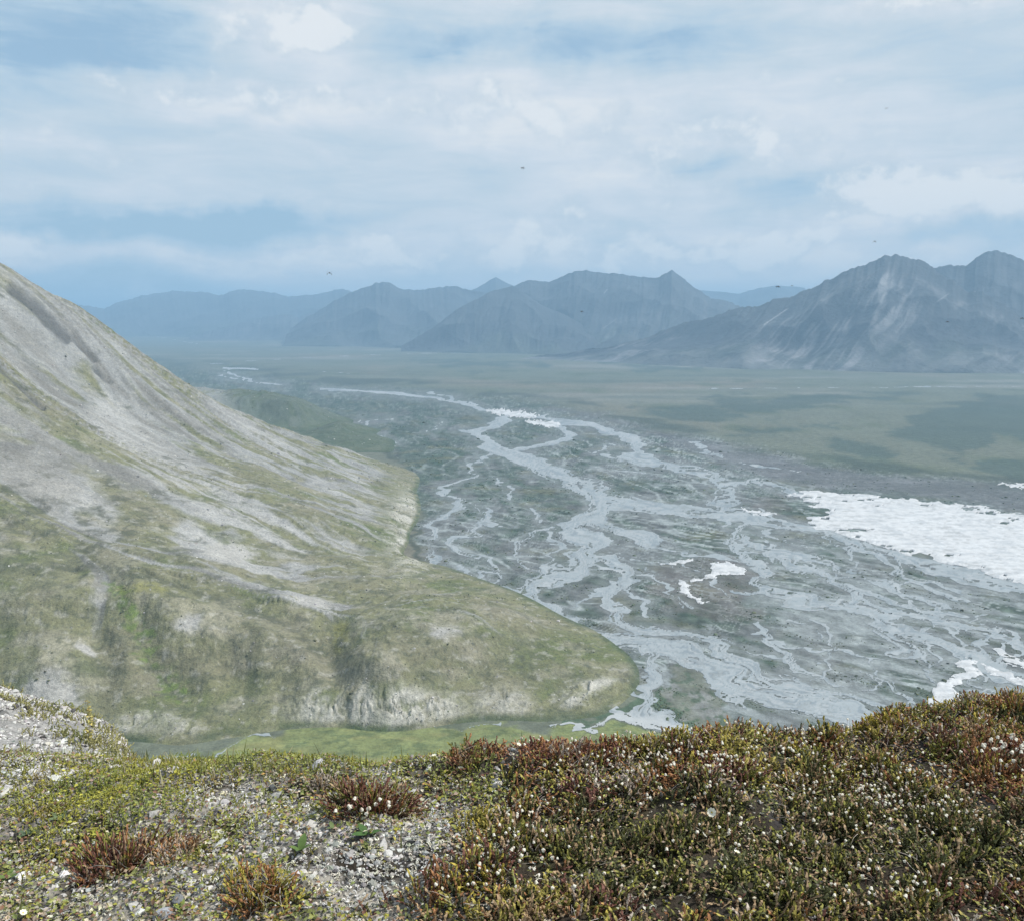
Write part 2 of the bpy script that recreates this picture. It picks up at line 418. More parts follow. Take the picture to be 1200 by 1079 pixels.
ic = np.zeros_like(cf); ic[:] = (0.115, 0.125, 0.095); ic = mixc(ic, (0.17, 0.175, 0.165), sstep(0.0, 0.3, fbm(fx / 22, fy / 34, 4, 102))); ic = mixc(ic, (0.06, 0.085, 0.05), sstep(0.05, 0.25, fbm(fx / 9, fy / 12, 4, 103)))
im = sstep(-0.6, 0.6, isl + 0.8 * fbm(fx / 16, fy / 16, 3, 99))[:, None] * 0.85
cf = cf * (1 - im) + ic * im
shr = sd_poly(fpx, fpy, [(770,800),(800,830),(850,868),(830,872),(790,842),(765,820)]) / 6
cf = mixc(cf, (0.05, 0.085, 0.05), sstep(-0.3, 0.5, np.maximum(shr, sd_poly(fpx, fpy, [(660,846),(720,828),(748,800),(752,822),(735,838),(690,846)]) / 6) + 1.6 * fbm(fx / 9, fy / 9, 4, 100)) * 0.8)
col[front] = cf
valley = mesh_from('valley_floor', VV, FQ, M_VALLEY, col)
tag(valley, 'broad green and grey valley floor reaching the far mountains', 'ground', kind='structure')

# river: its own sheet, cut from the plan above
mask = np.full(len(X), -50.0)
mriv = np.where(isl + 0.4 * fbm(fx / 14, fy / 14, 3, 101) > 0.1, -3.0, riv)
holes = fbm(al / 46, ac / 4.5, 4, 105)
mriv = mriv - 18 * sstep(0.16, 0.36, holes) * sstep(520, 560, fpy) * sstep(40, 4, riv)
mask[front] = mriv
rc = np.zeros((len(X), 3)); rcf = np.zeros((front.sum(), 3)); rcf[:] = (0.255, 0.285, 0.30)
st = fbm(al / 40, ac / 3.2, 4, 107)
rcf = mixc(rcf, (0.185, 0.215, 0.235), sstep(0.0, 0.25, st))
rcf = mixc(rcf, (0.315, 0.335, 0.345), sstep(0.0, 0.3, fbm(al / 30, ac / 2.6, 4, 109)) * 0.8)
rcf = mixc(rcf, (0.15, 0.16, 0.155), sstep(0.14, 0.32, fbm(al / 30, ac / 2.4, 4, 111)) * 0.4)
pale = sd_poly(fpx, fpy, [(640,840),(745,828),(790,842),(840,870),(760,868),(700,852),(640,852)]) / 6
rcf = mixc(rcf, (0.36, 0.375, 0.38), sstep(-0.5, 1, pale) * 0.8)
rc[front] = rcf
D, T = iso_clip(VV + [0, 0, 0.25], FQ, mask, [rc])
river = mesh_from('river', D[:, :3], T, M_RIVER, D[:, 3:6])
tag(river, 'pale braided river channels winding through dark gravel islands', 'river', kind='structure')

# ice sheets
IX = X + 8 * fbm(X / 40, Y / 40, 4, 21); IY = Y + 14 * fbm(X / 40, Y / 40, 4, 31)
PX[front], PY[front] = project(IX[front], IY[front], np.full(front.sum(), FLOOR))
for label, poly in SHEET_ICE:
    P = np.asarray(poly, float)
    x0, x1, y0, y1 = P[:, 0].min() - 12, P[:, 0].max() + 12, P[:, 1].min() - 6, P[:, 1].max() + 6
    m_all = np.full(len(X), -50.0)
    sel = (PX > x0) & (PX < x1) & (PY > y0) & (PY < y1)
    big_s = (x1 - x0) > 200
    d = sd_poly(PX[sel], PY[sel] * 1.7, P * [1, 1.7])
    kz = 1.0 if big_s else 0.3
    nz = (1 if big_s else 2.4) * fbm(X[sel] / (28 * kz), Y[sel] / (46 * kz), 6, 121, 0.62)
    m_ = d + (15.0 if big_s else np.clip(0.11 * (x1 - x0 - 24), 1.5, 6.0)) * nz + (1.0 if big_s else 2.0 if 'tongue of' in label else -0.4 if 'forked' in label else 0.8)
    if big_s:
        hole = fbm(X[sel] / 60, Y[sel] / 22, 5, 127, 0.6)
        edge = np.clip(d / 34, 0, 1)
        m_ = m_ - 60 * sstep(0.16 + 0.30 * edge, 0.26 + 0.30 * edge, hole)
    m_all[sel] = m_
    q = FQ[sel[FQ].any(1)]
    D, T = iso_clip(VV, q, m_all, [np.zeros((len(X), 1))])
    h = 0.4 + (1.6 if big_s else 0.9) * sstep(0, 6, D[:, 4])
    n = fbm(D[:, 0] / 30, D[:, 1] / 12, 4, 131)
    c = np.zeros((len(D), 3)); c[:] = (0.48, 0.49, 0.50)
    c = mixc(c, (0.33, 0.35, 0.37), sstep(0.0, 0.25, n) * 0.6)
    c = mixc(c, (0.26, 0.265, 0.265), sstep(0.14, 0.34, fbm(D[:, 0] / 50, D[:, 1] / 8, 4, 133)) * 0.5)
    V = D[:, :3].copy(); V[:, 2] += h + 0.3 * n
    tag(mesh_from('ice_sheet', V, T, M_ICE, c), label, 'ice sheet', 'sheets of river ice on the valley floor')
del WX, WY, IX, IY

# ------------------------------------------------------------------ left hillside
foot_px = [(-260,905),(-120,890),(0,882),(130,869),(210,874),(290,862),(400,851),(520,849),(640,846),(700,840),(735,818),(746,797)]
back_px = [(640,724),(600,701),(545,681),(500,664),(472,648),(480,625),(492,600),(488,575),(478,550),(457,530),(440,508),(400,488),(330,468),(280,450),(235,437),(190,425)]
ctl = []
def add(px, py, y=None, z=None):
    p = at(px, py, y) if y is not None else on_floor(px, py, FLOOR if z is None else z)
    ctl.append(tuple(p)); return p
FOOT = np.array([add(*p) for p in foot_px])
for p in FOOT[:-2]: ctl.append((p[0] + 5, p[1] - 60, -322)); ctl.append((p[0] + 2, p[1] - 20, -308))
for p in FOOT[:-2:2]: ctl.append((p[0] + 5, p[1] - 170, -345))
def fl_y(px, py): return on_floor(px, py)[1]
for (px, py), off in zip([(742,795),(725,775),(690,747),(640,722),(600,700),(545,680),(500,664)], (5,10,15,18,20,22,22)):
    yy = fl_y(px, py)
    add(px, py, yy - off)
    q = on_floor(px + 6, py); ctl.append((q[0] + 22, q[1] + 32, -306)); ctl.append((q[0] + 90, q[1] + 110, -335))
for px, py in back_px[4:]:
    q = add(px, py); ctl.append((q[0] + 70, q[1] + 20, -318)); ctl.append((q[0] + 240, q[1] + 60, -350))
CREST = [(-420,80,960),(-200,205,1100),(-90,258,1180),(0,309,1250),(50,338,1300),(100,367,1350),(150,403,1400),(200,438,1450),(260,474,1520),(320,500,1580),(370,516,1640),(430,540,1560)]
for px, py, y in CREST:
    p = add(px, py, y)
    h = p[2] - FLOOR
    ctl.append((p[0] - 30, p[1] + 260, p[2] - 0.42 * min(h, 300) - 30))
    ctl.append((p[0] - 60, p[1] + 700, FLOOR - 8 + 0.08 * h))
# second, farther spur (dark green) behind the silhouette
for px, py, y in ((300,462,2350),(350,476,2300),(400,493,2200),(440,512,2050)): add(px, py, y)
for px, py, y in ((150,550,968),(300,650,886),(0,665,695),(440,792,620),(300,800,630),(200,800,626),(100,790,620),(0,790,610),(-150,780,590),
                  (560,780,662),(650,790,666),(200,700,690),(400,700,770),(420,610,1080),(-200,560,740),(-300,350,840),(560,720,735),(480,700,770),(100,450,1180),(400,560,1330)): add(px, py, y)
ctl = np.array(ctl); KM = 1000.0
P2 = ctl[:, :2] / KM
def tps(r2): return 0.5 * r2 * np.log(np.maximum(r2, 1e-12))
D2 = ((P2[:, None] - P2[None]) ** 2).sum(-1)
n = len(P2); A = np.zeros((n + 3, n + 3)); A[:n, :n] = tps(D2) + np.eye(n) * 2e-4
A[:n, n] = 1; A[:n, n + 1:] = P2; A[n, :n] = 1; A[n + 1:, :n] = P2.T
W = np.linalg.solve(A, np.concatenate([ctl[:, 2], np.zeros(3)]))
def hill_base(x, y):
    x = x / KM; y = y / KM
    z = W[n] + W[n + 1] * x + W[n + 2] * y
    for i in range(n): z = z + W[i] * tps((x - P2[i, 0]) ** 2 + (y - P2[i, 1]) ** 2)
    return z

azh = np.radians(np.concatenate([np.arange(-60, -33, 0.4), np.arange(-33, 11, 0.06)]))
rh = np.exp(np.linspace(math.log(440), math.log(3000), 760))
AZ, RR = np.meshgrid(azh, rh)
HX, HY = RR * np.sin(AZ), RR * np.cos(AZ)
H0 = hill_base(HX, HY)
# fall-line coordinate: walk every vertex downhill on a coarse copy of the base and note where it ends
gx = np.linspace(-2600, 700, 260); gy = np.linspace(250, 3400, 250)
GXX, GYY = np.meshgrid(gx, gy); G = hill_base(GXX, GYY)
G = G + 9 * fbm(GXX / 260, GYY / 260, 2, 201)
gyv, gxv = np.gradient(G, gy, gx)
def samp(A, x, y):
    u = np.clip((x - gx[0]) / (gx[1] - gx[0]), 0, len(gx) - 1.001); v = np.clip((y - gy[0]) / (gy[1] - gy[0]), 0, len(gy) - 1.001)
    i, j = u.astype(int), v.astype(int); a, b = u - i, v - j
    return (A[j, i] * (1 - a) + A[j, i + 1] * a) * (1 - b) + (A[j + 1, i] * (1 - a) + A[j + 1, i + 1] * a) * b
qx, qy = HX.copy(), HY.copy(); run = np.zeros_like(qx); live = np.ones(qx.shape, bool)
for k in range(90):
    a, b = samp(gxv, qx, qy), samp(gyv, qx, qy)
    l = np.hypot(a, b) + 1e-4
    z0 = samp(G, qx, qy); live &= z0 > -296
    s = np.where(live, 14.0, 0.0)
    z1 = samp(G, qx - a / l * s, qy - b / l * s)
    cross = live & (z1 <= -296)
    s = np.where(cross, s * np.clip((z0 + 296) / np.maximum(z0 - z1, 1e-3), 0, 1), s)
    qx -= a / l * s; qy -= b / l * s; run += s
    live &= ~cross
foot = qx * 0.75 - qy * 0.66
h = np.maximum(H0 - FLOOR, -60)
hp = np.clip(h / 25, 0, 1)
warp = 12 * fbm(HX / 120, HY / 120, 2, 205)
ds_ = np.hypot(np.diff(HX, axis=1), np.diff(HY, axis=1)) + 1e-6
div = np.abs(np.diff(foot, axis=1)) / ds_; div = np.concatenate([div, div[:, -1:]], 1)
for _ in range(3):
    div = np.maximum.reduce([div, np.roll(div, 1, 1), np.roll(div, -1, 1), np.roll(div, 1, 0), np.roll(div, -1, 0)])
okf = sstep(4.0, 1.8, div)
g1 = ridged((foot + warp) / 62, run / 620, 3, 211)
g2 = ridged((foot + warp * 0.5) / 20, run / 230, 3, 215)
g3 = ridged((foot + warp * 0.3) / 8, run / 160, 2, 218)
g2 = 0.7 + (g2 - 0.7) * okf; g3 = 0.7 + (g3 - 0.7) * okf; g1 = 0.72 + (g1 - 0.72) * okf
hum = fbm(HX / 75, HY / 75, 3, 221)
lower = sstep(150, 60, h)
Zh = H0 + hp * (-20 * (g1 - 0.72) * sstep(20, 90, h) - (8.0 - 4 * lower) * (g2 - 0.7) - 3.0 * (g3 - 0.7) * (1 - lower) + (3 + 8 * lower) * hum + (1.2 + 0.8 * lower) * fbm(HX / 14, HY / 14, 4, 223))
Hpx, Hpy = project(HX, HY, Zh)
def blob(px, py, rx, ry, soft=1.0):
    return np.exp(-(((Hpx - px) / rx) ** 2 + ((Hpy - py) / ry) ** 2) * soft)
def strokes(lines, soft=1.0):
    m, _, _ = line_field(Hpx, Hpy, lines, 1.0)
    return m
# rounded hummocks above the side valley
humm = np.zeros_like(Zh); gul = np.zeros_like(Zh)
for px, py, rx, ry, a in ((60,795,55,40,9),(235,745,45,32,7),(330,775,60,30,6),(445,790,45,28,7),(530,770,60,32,6),(120,700,90,22,5),(300,740,40,22,4),(480,735,60,20,3),(560,735,50,20,3),(20,720,50,25,6)):
    Zh = Zh + 1.5 * a * blob(px, py, rx, ry) * hp
    humm = humm + blob(px, py - 4, rx * 0.8, ry * 0.7)
for w, pts, dpt in ((9, [(130,690),(165,735),(190,790),(215,810)], 7), (7, [(205,678),(280,705),(345,735),(385,765)], 5), (8, [(110,720),(125,770),(120,820)], 6), (8, [(395,730),(400,790)], 5), (6, [(470,770),(490,745),(520,735)], 3), (6, [(268,770),(280,800),(285,835)], 5), (6, [(380,760),(395,800),(395,830)], 5), (5, [(565,790),(570,820)], 4), (5, [(655,795),(650,825)], 4), (5, [(485,785),(490,815)], 4)):
    gm = strokes([(w, pts)]); Zh = Zh - dpt * sstep(-22, 6, gm) * hp; gul = np.maximum(gul, sstep(-8, 8, gm + 14 * fbm(HX / 20, HY / 20, 3, 236)))
# bluffs: fluted steep faces right above the creek and the flood plain
ba = np.maximum.reduce([sstep(0.3, 0.8, blob(440,838,130,42)), sstep(0.25, 0.7, blob(712,820,62,26)), 0.7 * sstep(0.35, 0.85, blob(180,858,70,32)), sstep(0.2, 0.8, blob(478,625,30,55)), 0.7 * sstep(0.2, 0.8, blob(590,830,40,30))])
hh = Zh - FLOOR
flute = ridged((foot + 16 * fbm(HX / 18, HY / 18, 4, 231)) / 9, HX * 0 + run / 60, 4, 233)
Zh = Zh + ba * (4.2 * sstep(0, 6, hh) * sstep(30, 12, hh) * (0.6 + 2.6 * (flute - 0.65)))
crag = sstep(-3, 5, strokes([(8, [(15,338),(50,366),(78,395)]), (4, [(85,395),(110,420)]), (3, [(0,430),(25,452),(50,476)]), (2.5, [(112,432),(130,447)])]) + 4 * fbm(HX / 25, HY / 25, 3, 241))
Zh = Zh - 7 * crag * hp
Zh = np.maximum(Zh, FLOOR - 12)
# colours
HYs = HY + 1.3 * (Zh - FLOOR)
hc = np.zeros(HX.shape + (3,)); hc[:] = (0.225, 0.222, 0.128)
stn = fbm((foot + warp) / 17, run / 260, 4, 251)
stb = fbm((foot + warp) / 60, run / 420, 3, 255)
stf = fbm((foot + 0.4 * warp) / 6, run / 130, 3, 257)
hc = mixc(hc, (0.15, 0.172, 0.075), sstep(-0.05, 0.3, fbm(HX / 130, HYs / 130, 4, 261) + 0.5 * stn))
hc = mixc(hc, (0.35, 0.325, 0.26), sstep(0.0, 0.3, fbm(HX / 50, HYs / 50, 4, 263)) * 0.6)
up = np.clip((0.55 * (Hpx * 0.62 + 415 - Hpy) + 0) / 170 * -1 + 0.0, -2, 2)     # rises towards the skyline
dist_sky = (Hpy - (309 + 0.55 * Hpx)) / 100.0                                      # 0 at the skyline, grows downslope
scree = 0.98 - 0.36 * dist_sky - 0.0016 * np.maximum(Hpx - 90, 0)
sp = strokes([(24, [(125,490),(190,545),(260,590),(345,640)]), (13, [(222,625),(268,650),(310,672)]), (8, [(335,695),(360,704),(388,716)]),
              (14, [(0,548),(60,570),(125,605)]), (6, [(395,540),(440,580),(480,610)]), (7, [(360,630),(395,645),(420,655)]), (10, [(255,470),(300,505),(345,535)]), (6, [(370,565),(400,580),(430,598)]), (5, [(265,560),(300,585)])])
scree = scree + 0.62 * sstep(-22, 10, sp) + 1.9 * stn + 1.3 * stb + 1.0 * stf + 0.3 * fbm(HX / 16, HYs / 16, 3, 265)
scm = sstep(0.35, 0.95, scree) * sstep(6, 30, h)
sc_c = np.zeros_like(hc); sc_c[:] = (0.345, 0.343, 0.343)
sc_c = mixc(sc_c, (0.235, 0.23, 0.222), sstep(-0.05, 0.25, fbm((foot + warp) / 9, run / 120, 4, 267)))
sc_c = mixc(sc_c, (0.47, 0.46, 0.455), sstep(-10, 12, sp) * 0.7)
hc = hc * (1 - scm[..., None]) + sc_c * scm[..., None]
hc = mixc(hc, (0.36, 0.34, 0.275), np.clip(humm, 0, 1) * sstep(-0.25, 0.2, fbm(HX / 16, HYs / 20, 4, 298)) * 0.6)
hc = mixc(hc, (0.105, 0.115, 0.07), np.clip(gul, 0, 1) * 0.22)
hc = mixc(hc, (0.235, 0.215, 0.155), sstep(-0.05, 0.3, fbm(HX / 90, HYs / 90, 4, 299)) * 0.5 * (1 - scm))
grn = sstep(-8, 6, strokes([(9, [(138,692),(163,735),(186,785),(212,806)])]) + 26 * fbm(HX / 18, HYs / 18, 4, 271))
hc = mixc(hc, (0.15, 0.215, 0.05), grn * 0.85 * sstep(-0.3, 0.1, fbm(HX / 9, HYs / 9, 3, 272)))
hc = mixc(hc, (0.25, 0.245, 0.07), np.clip(sstep(0.35, 0.9, blob(170,693,42,10) + blob(398,738,14,20) + 0.4 * fbm(HX / 20, HYs / 20, 3, 273)), 0, 1) * 0.6)
mot = blob(110,620,150,55) + 0.6 * blob(40,470,60,40) + 0.4 * blob(330,720,120,60)
dk = sstep(0.30, 0.62, mot * 0.36 + 1.25 * fbm(HX / 26, HYs / 40, 5, 281, 0.62))
band = sstep(-7, 4, strokes([(4, [(-30,662),(60,666),(130,670),(205,682)]), (1.6, [(205,682),(280,706),(345,735),(372,760)]), (2, [(0,575),(60,585),(130,605)])]) + 16 * fbm(HX / 14, HYs / 14, 4, 283))
hc = mixc(hc, (0.095, 0.10, 0.07), np.clip(dk * 0.7 + band * 0.6, 0, 0.8))
hc = mixc(hc, (0.125, 0.135, 0.085), sstep(0.06, 0.34, fbm(HX / 34, HYs / 24, 5, 287, 0.62)) * 0.6 * (1 - 0.8 * scm))
hc = mixc(hc, (0.10, 0.11, 0.075), sstep(0.17, 0.30, fbm(HX / 7, HYs / 9, 3, 288, 0.6)) * 0.55 * (1 - 0.7 * scm))
hc = mixc(hc, (0.43, 0.415, 0.38), sstep(0.16, 0.34, fbm(HX / 11, HYs / 13, 4, 289, 0.6)) * 0.5)
hc = mixc(hc, (0.105, 0.105, 0.105), crag * 0.85)
knob = blob(222,742,20,15) + blob(365,705,26,9) + blob(270,648,42,16) + 0.8 * blob(60,572,60,16) + blob(60,822,45,26) + blob(100,765,16,10) + blob(345,495,8,8) + 0.8 * blob(520,750,28,14)
hc = mixc(hc, (0.45, 0.435, 0.42), sstep(0.35, 0.85, knob + 0.35 * fbm(HX / 9, HYs / 9, 3, 291)))
hh = Zh - FLOOR
cl = ba * sstep(1.0, 5, hh) * sstep(26, 10, hh + 26 * fbm(foot / 11, run / 60, 3, 293)) * sstep(-0.4, 0.25, fbm(foot / 26, run / 100, 3, 295) + 0.15)
cl = cl * (0.25 + 0.75 * sstep(0.55, 0.8, flute + 0.25 * fbm(HX / 8, HYs / 8, 3, 296)))
hc = mixc(hc, (0.56, 0.54, 0.50), np.clip(cl, 0, 1) * 0.95)
hc = mixc(hc, (0.06, 0.095, 0.05), sstep(4, 0, hh) * 0.7 * sstep(0.2, 0.6, fbm(HX / 40, HYs / 40, 2, 297) + 0.5))
# farther spur is brushy
farm = sstep(1750, 1950, HY) * sstep(230, 290, Hpx + 0 * HY)
hc = mixc(hc, (0.07, 0.105, 0.065), farm * 0.75)
hc = mixc(hc, hc * 0.0 + (0.22, 0.205, 0.18), sstep(0.05, 0.3, stf + 0.6 * stn) * 0.45 * (1 - lower))
hc = hc * (np.array([0.70, 0.71, 0.69]) + 0.0 * scm[..., None])
VH = np.stack([HX, HY, Zh], -1).reshape(-1, 3)
FH = grid_faces(len(rh), len(azh))
FH = FH[(VH[FH][:, :, 2] > FLOOR - 8).any(1)]
HILLCL = cl; HILLZ = Zh; HVIS = (HY > 300) & (np.abs(HX / np.maximum(HY, 1)) < 1.2)
us, ivx = np.unique(FH, return_inverse=True)
hill = mesh_from('hillside', VH[us], ivx.reshape(-1, 4), M_HILL, hc.reshape(-1, 3)[us])
tag(hill, 'steep pale scree and olive green mountainside sloping down from the left', 'hill', kind='structure')

# ------------------------------------------------------------------ distant mountains
def poly_interp(pts, s):
    P = np.asarray(pts, float)
    l = np.concatenate([[0], np.cumsum(np.hypot(np.diff(P[:, 0]), np.diff(P[:, 1])))]); l /= l[-1]
    return np.stack([np.interp(s, l, P[:, k]) for k in range(P.shape[1])], -1)

def mountain(label, crest, base, seed, ns=420, nt=110, spur=60.0, gully=16.0, wav=420.0, skew=0.0, rock=(0.055, 0.06, 0.066), low=(0.062, 0.074, 0.06),
             scree=(0.225, 0.222, 0.225), pw=1.25, jag=1.0, snow=(), chute=0.6):
    """a ridge: crest (pixel, pixel, forward distance), front foot (pixel on the floor); the back falls away again"""
    s = np.linspace(0, 1, ns)
    cr = poly_interp(crest, s); cw = at(cr[:, 0], cr[:, 1], cr[:, 2])
    bs = poly_interp(base, s); bw = on_floor(bs[:, 0], bs[:, 1]); bw[:, 2] -= 6
    scale = np.linalg.norm(np.diff(cw, axis=0), axis=1).sum()
    u1 = s * scale
    cw[:, 2] += jag * (14 * fbm(u1 / 240, u1 * 0, 4, seed) + 6 * fbm(u1 / 50, u1 * 0 + 3.3, 4, seed + 1, 0.6))
    t = np.concatenate([np.linspace(0, 1, nt), np.linspace(1, 2, 40)[1:]])[:, None]
    tf = np.clip(t, 0, 1); tb = np.clip(t - 1, 0, 1)
    back = cw + np.stack([0 * u1, 0.9 * (cw[:, 1] - bw[:, 1]) + 300, FLOOR - 6 - cw[:, 2]], -1)
    V = bw[None] * (1 - tf[..., None]) + cw[None] * tf[..., None]
    V[..., 2] = bw[None, :, 2] + (cw[None, :, 2] - bw[None, :, 2]) * tf ** pw
    V = V * (1 - tb[..., None]) + back[None] * tb[..., None]
    Hm = np.maximum(cw[:, 2] - bw[:, 2], 5)[None, :]
    U = np.broadcast_to(u1[None, :], V.shape[:2]); TT = np.broadcast_to(t, V.shape[:2])
    uw = U + skew * scale * (TT - 0.5) + 0.16 * wav * fbm(U / wav, TT * 2.2, 3, seed + 5)
    us_ = U + skew * scale * (TT - 0.5)
    r1 = 0.6 * ridged((us_ + 0.5 * wav * fbm(U / (2 * wav), TT, 2, seed + 4)) / (wav * 1.7), TT * 0.9, 1, seed + 7) + 0.4 * ridged(V[..., 0] / (wav * 1.1), V[..., 1] / (wav * 1.1), 2, seed + 8); r2 = ridged(uw / (wav * 0.27), TT * 1.3, 3, seed + 9)
    env = np.clip(4 * tf * (1 - tf), 0, 1) ** 0.6 * np.clip(Hm / 300, 0.1, 1.4)
    off = env * (spur * (r1 - 0.72) * 2.6 + 0.45 * gully * (r2 - 0.72) * 2)
    V[..., 2] += off
    V[..., 1] -= 0.9 * off
    V[..., 2] += np.clip(tf * 4, 0, 1) * (t <= 1) * (1 - tf) * 8 * fbm(V[..., 0] / 60, V[..., 1] / 60, 3, seed + 12)
    V[..., 2] = np.maximum(V[..., 2], FLOOR - 10)
    c = np.zeros(V.shape); c[:] = rock
    fr = sstep(0.45, 0.1, TT + 0.25 * fbm(uw / 300, TT * 3, 3, seed + 14))
    c = mixc(c, low, fr * 0.8)
    c = mixc(c, np.array(rock) * 1.35, sstep(0.1, 0.5, fbm(uw / 700, TT * 1.5, 3, seed + 15)) * 0.6)
    ch = sstep(0.76, 0.58, r2 + 0.22 * fbm(uw / 90, TT * 2, 3, seed + 17)) * sstep(0.97, 0.75, TT) * (0.35 + 0.65 * sstep(-0.1, 0.2, fbm(uw / 150, TT * 5, 4, seed + 16)))
    ch2 = sstep(0.05, 0.3, fbm(uw / (wav * 0.10), TT * 1.8, 4, seed + 19, 0.6)) * sstep(0.95, 0.6, TT)
    c = mixc(c, scree, np.clip(np.clip(ch + 0.6 * ch2, 0, 1) * chute, 0, 0.9) * sstep(-0.22, 0.2, fbm(uw / (1.6 * wav), TT * 2.0, 3, seed + 23)))
    c = mixc(c, scree, sstep(0.32, 0.1, TT + 0.35 * fbm(uw / (0.35 * wav), TT * 0.5, 3, seed + 25)) * 0.35 * chute)
    if snow:
        px, py = project(V[..., 0], V[..., 1], V[..., 2])
        m, _, _ = line_field(px, py, list(snow), 1.0)
        c = mixc(c, (0.6, 0.6, 0.62), sstep(-0.5, 0.7, m) * 0.7)
    o = mesh_from('mountain', V.reshape(-1, 3), grid_faces(*V.shape[:2]), M_MOUNT, c.reshape(-1, 3))
    return tag(o, label, 'mountain', kind='structure')

mountain('tall dark rocky mountain with pale scree chutes at the right',
  [(690,411,5900),(735,402,5850),(790,384,5750),(830,372,5650),(880,358,5550),(945,342,5500),(960,335,5450),(985,320,5420),(1005,313,5400),(1020,308,5400),(1040,301,5400),(1050,298,5400),(1067,303,5380),(1087,312,5330),(1107,326,5270),(1133,341,5200),(1150,343,5150),(1167,353,5100),(1200,373,5000),(1260,388,4950),(1340,380,4950),(1450,350,5000),(1600,335,5100),(1900,370,5200)],
  [(600,421),(660,423),(720,426),(780,429),(840,432),(900,434),(960,435),(1060,437),(1160,438),(1300,439),(1500,440),(2000,440)], 301, ns=900, nt=200, spur=75, gully=15, wav=520, skew=-0.05, jag=3.2,
  snow=((0.35, [(895,381),(923,362)]), (0.3, [(1098,354),(1111,345)]), (0.6, [(1141,340),(1143,342)])), chute=0.95)
mountain('dark pointed peak rising behind the right mountain shoulder',
  [(1040,340,5950),(1075,322,5950),(1100,313,5950),(1123,310,5900),(1135,309,5900),(1153,298,5900),(1165,294,5900),(1178,297,5900),(1200,305,5850),(1250,320,5850),(1330,325,5850),(1450,340,5900)],
  [(1040,432),(1200,434),(1450,436)], 331, ns=420, wav=420, jag=2.6, chute=0.4, skew=-0.06)
mountain('blue mountain ridge with a sharp peak at its right end',
  [(530,372,8300),(575,345,8300),(607,333,8250),(622,329,8200),(647,331,8200),(660,326,8150),(673,319,8100),(687,317,8100),(707,321,8100),(740,323,8050),(757,327,8000),(773,327,7950),(788,317,7950),(802,326,7950),(813,338,7950),(833,350,8000),(870,360,8000),(930,370,8000),(1000,380,8000)],
  [(520,412),(600,413),(700,415),(800,418),(900,419),(1000,420)], 351, ns=700, nt=150, spur=75, gully=22, wav=520, snow=((0.3, [(708,344),(711,340)]), (0.1, [(707,385),(722,374)])), skew=-0.07, jag=2.2, chute=0.22)
mountain('dark lower blue hill in front of the peaked ridge',
  [(470,405,7300),(503,387,7350),(540,360,7450),(573,343,7600),(600,336,7700),(617,345,7650),(633,357,7550),(655,366,7450),(673,375,7350),(690,386,7250),(707,396,7150),(730,407,7050)],
  [(470,413),(510,414),(560,415),(620,416),(680,417),(730,418)], 371, ns=420, wav=420, rock=(0.05, 0.055, 0.06), chute=0.08, skew=-0.06)
mountain('low dark foothill beneath the peaked ridge',
  [(700,404,6600),(715,397,6600),(727,392,6600),(735,392,6600),(750,398,6550),(775,404,6500),(800,409,6450)],
  [(690,417),(740,419),(810,421)], 381, ns=220, nt=60, wav=260, spur=25, rock=(0.07, 0.075, 0.075), chute=0.3)
mountain('rounded blue mountain left of the lower dark hill',
  [(340,385,9800),(370,366,9800),(393,352,9750),(420,340,9700),(440,331,9700),(457,332,9700),(473,340,9700),(490,340,9700),(507,338,9700),(533,335,9700),(553,340,9700),(590,350,9700),(640,365,9700)],
  [(330,405),(400,406),(500,408),(650,410)], 391, ns=500, spur=90, wav=650, chute=0.06, jag=2.5, skew=-0.06)
mountain('faint pointed blue peak between two nearer ridges',
  [(520,352,11500),(545,343,11500),(560,337,11500),(573,329,11500),(581,325,11500),(592,331,11500),(610,338,11500),(640,345,11500)],
  [(520,400),(640,402)], 401, ns=200, nt=60, wav=600, chute=0.2)
mountain('long hazy blue range along the far left horizon',
  [(-900,345,14000),(-500,345,14000),(-200,345,14500),(0,352,14500),(80,356,14300),(123,362,14200),(145,352,14000),(163,347,14000),(185,345,14000),(203,342,13900),(222,342,13800),(240,344,13700),(257,345,13600),(272,341,13500),(283,340,13500),(307,340,13400),(330,346,13300),(350,348,13300),(370,345,13200),(400,338,13100),(425,345,13000),(470,355,13000)],
  [(-900,394),(-300,394),(0,394.5),(150,395),(300,397),(480,399)], 411, ns=1200, spur=110, wav=900, chute=0.06, jag=3.0)
mountain('low blue ridge in front of the far left range',
  [(225,394,11500),(260,386,11500),(300,374,11500),(325,369,11450),(350,371,11400),(375,362,11400),(400,366,11400),(440,380,11300),(500,396,11200)],
  [(215,399),(350,401),(510,403)], 441, ns=360, nt=70, spur=80, wav=700, chute=0.3, jag=2.5)
mountain('pale far ridge in the gap left of the right mountain',
  [(780,352,13500),(805,343,13500),(817,340,13500),(843,342,13500),(867,345,13500),(878,341,13500),(890,338,13500),(910,335,13500),(930,336,13500),(942,337,13500),(950,343,13500),(980,350,13500)],
  [(780,398),(980,399)], 421, ns=300, nt=60, spur=90, wav=800, chute=0.3)
mountain('hazy hills closing the valley beyond the right mountain',
  [(1500,337,8000),(1800,330,8000),(2300,335,8000),(3200,340,8000)], [(1500,405),(2000,405),(3200,405)], 431, ns=300, nt=60, spur=90, wav=800)

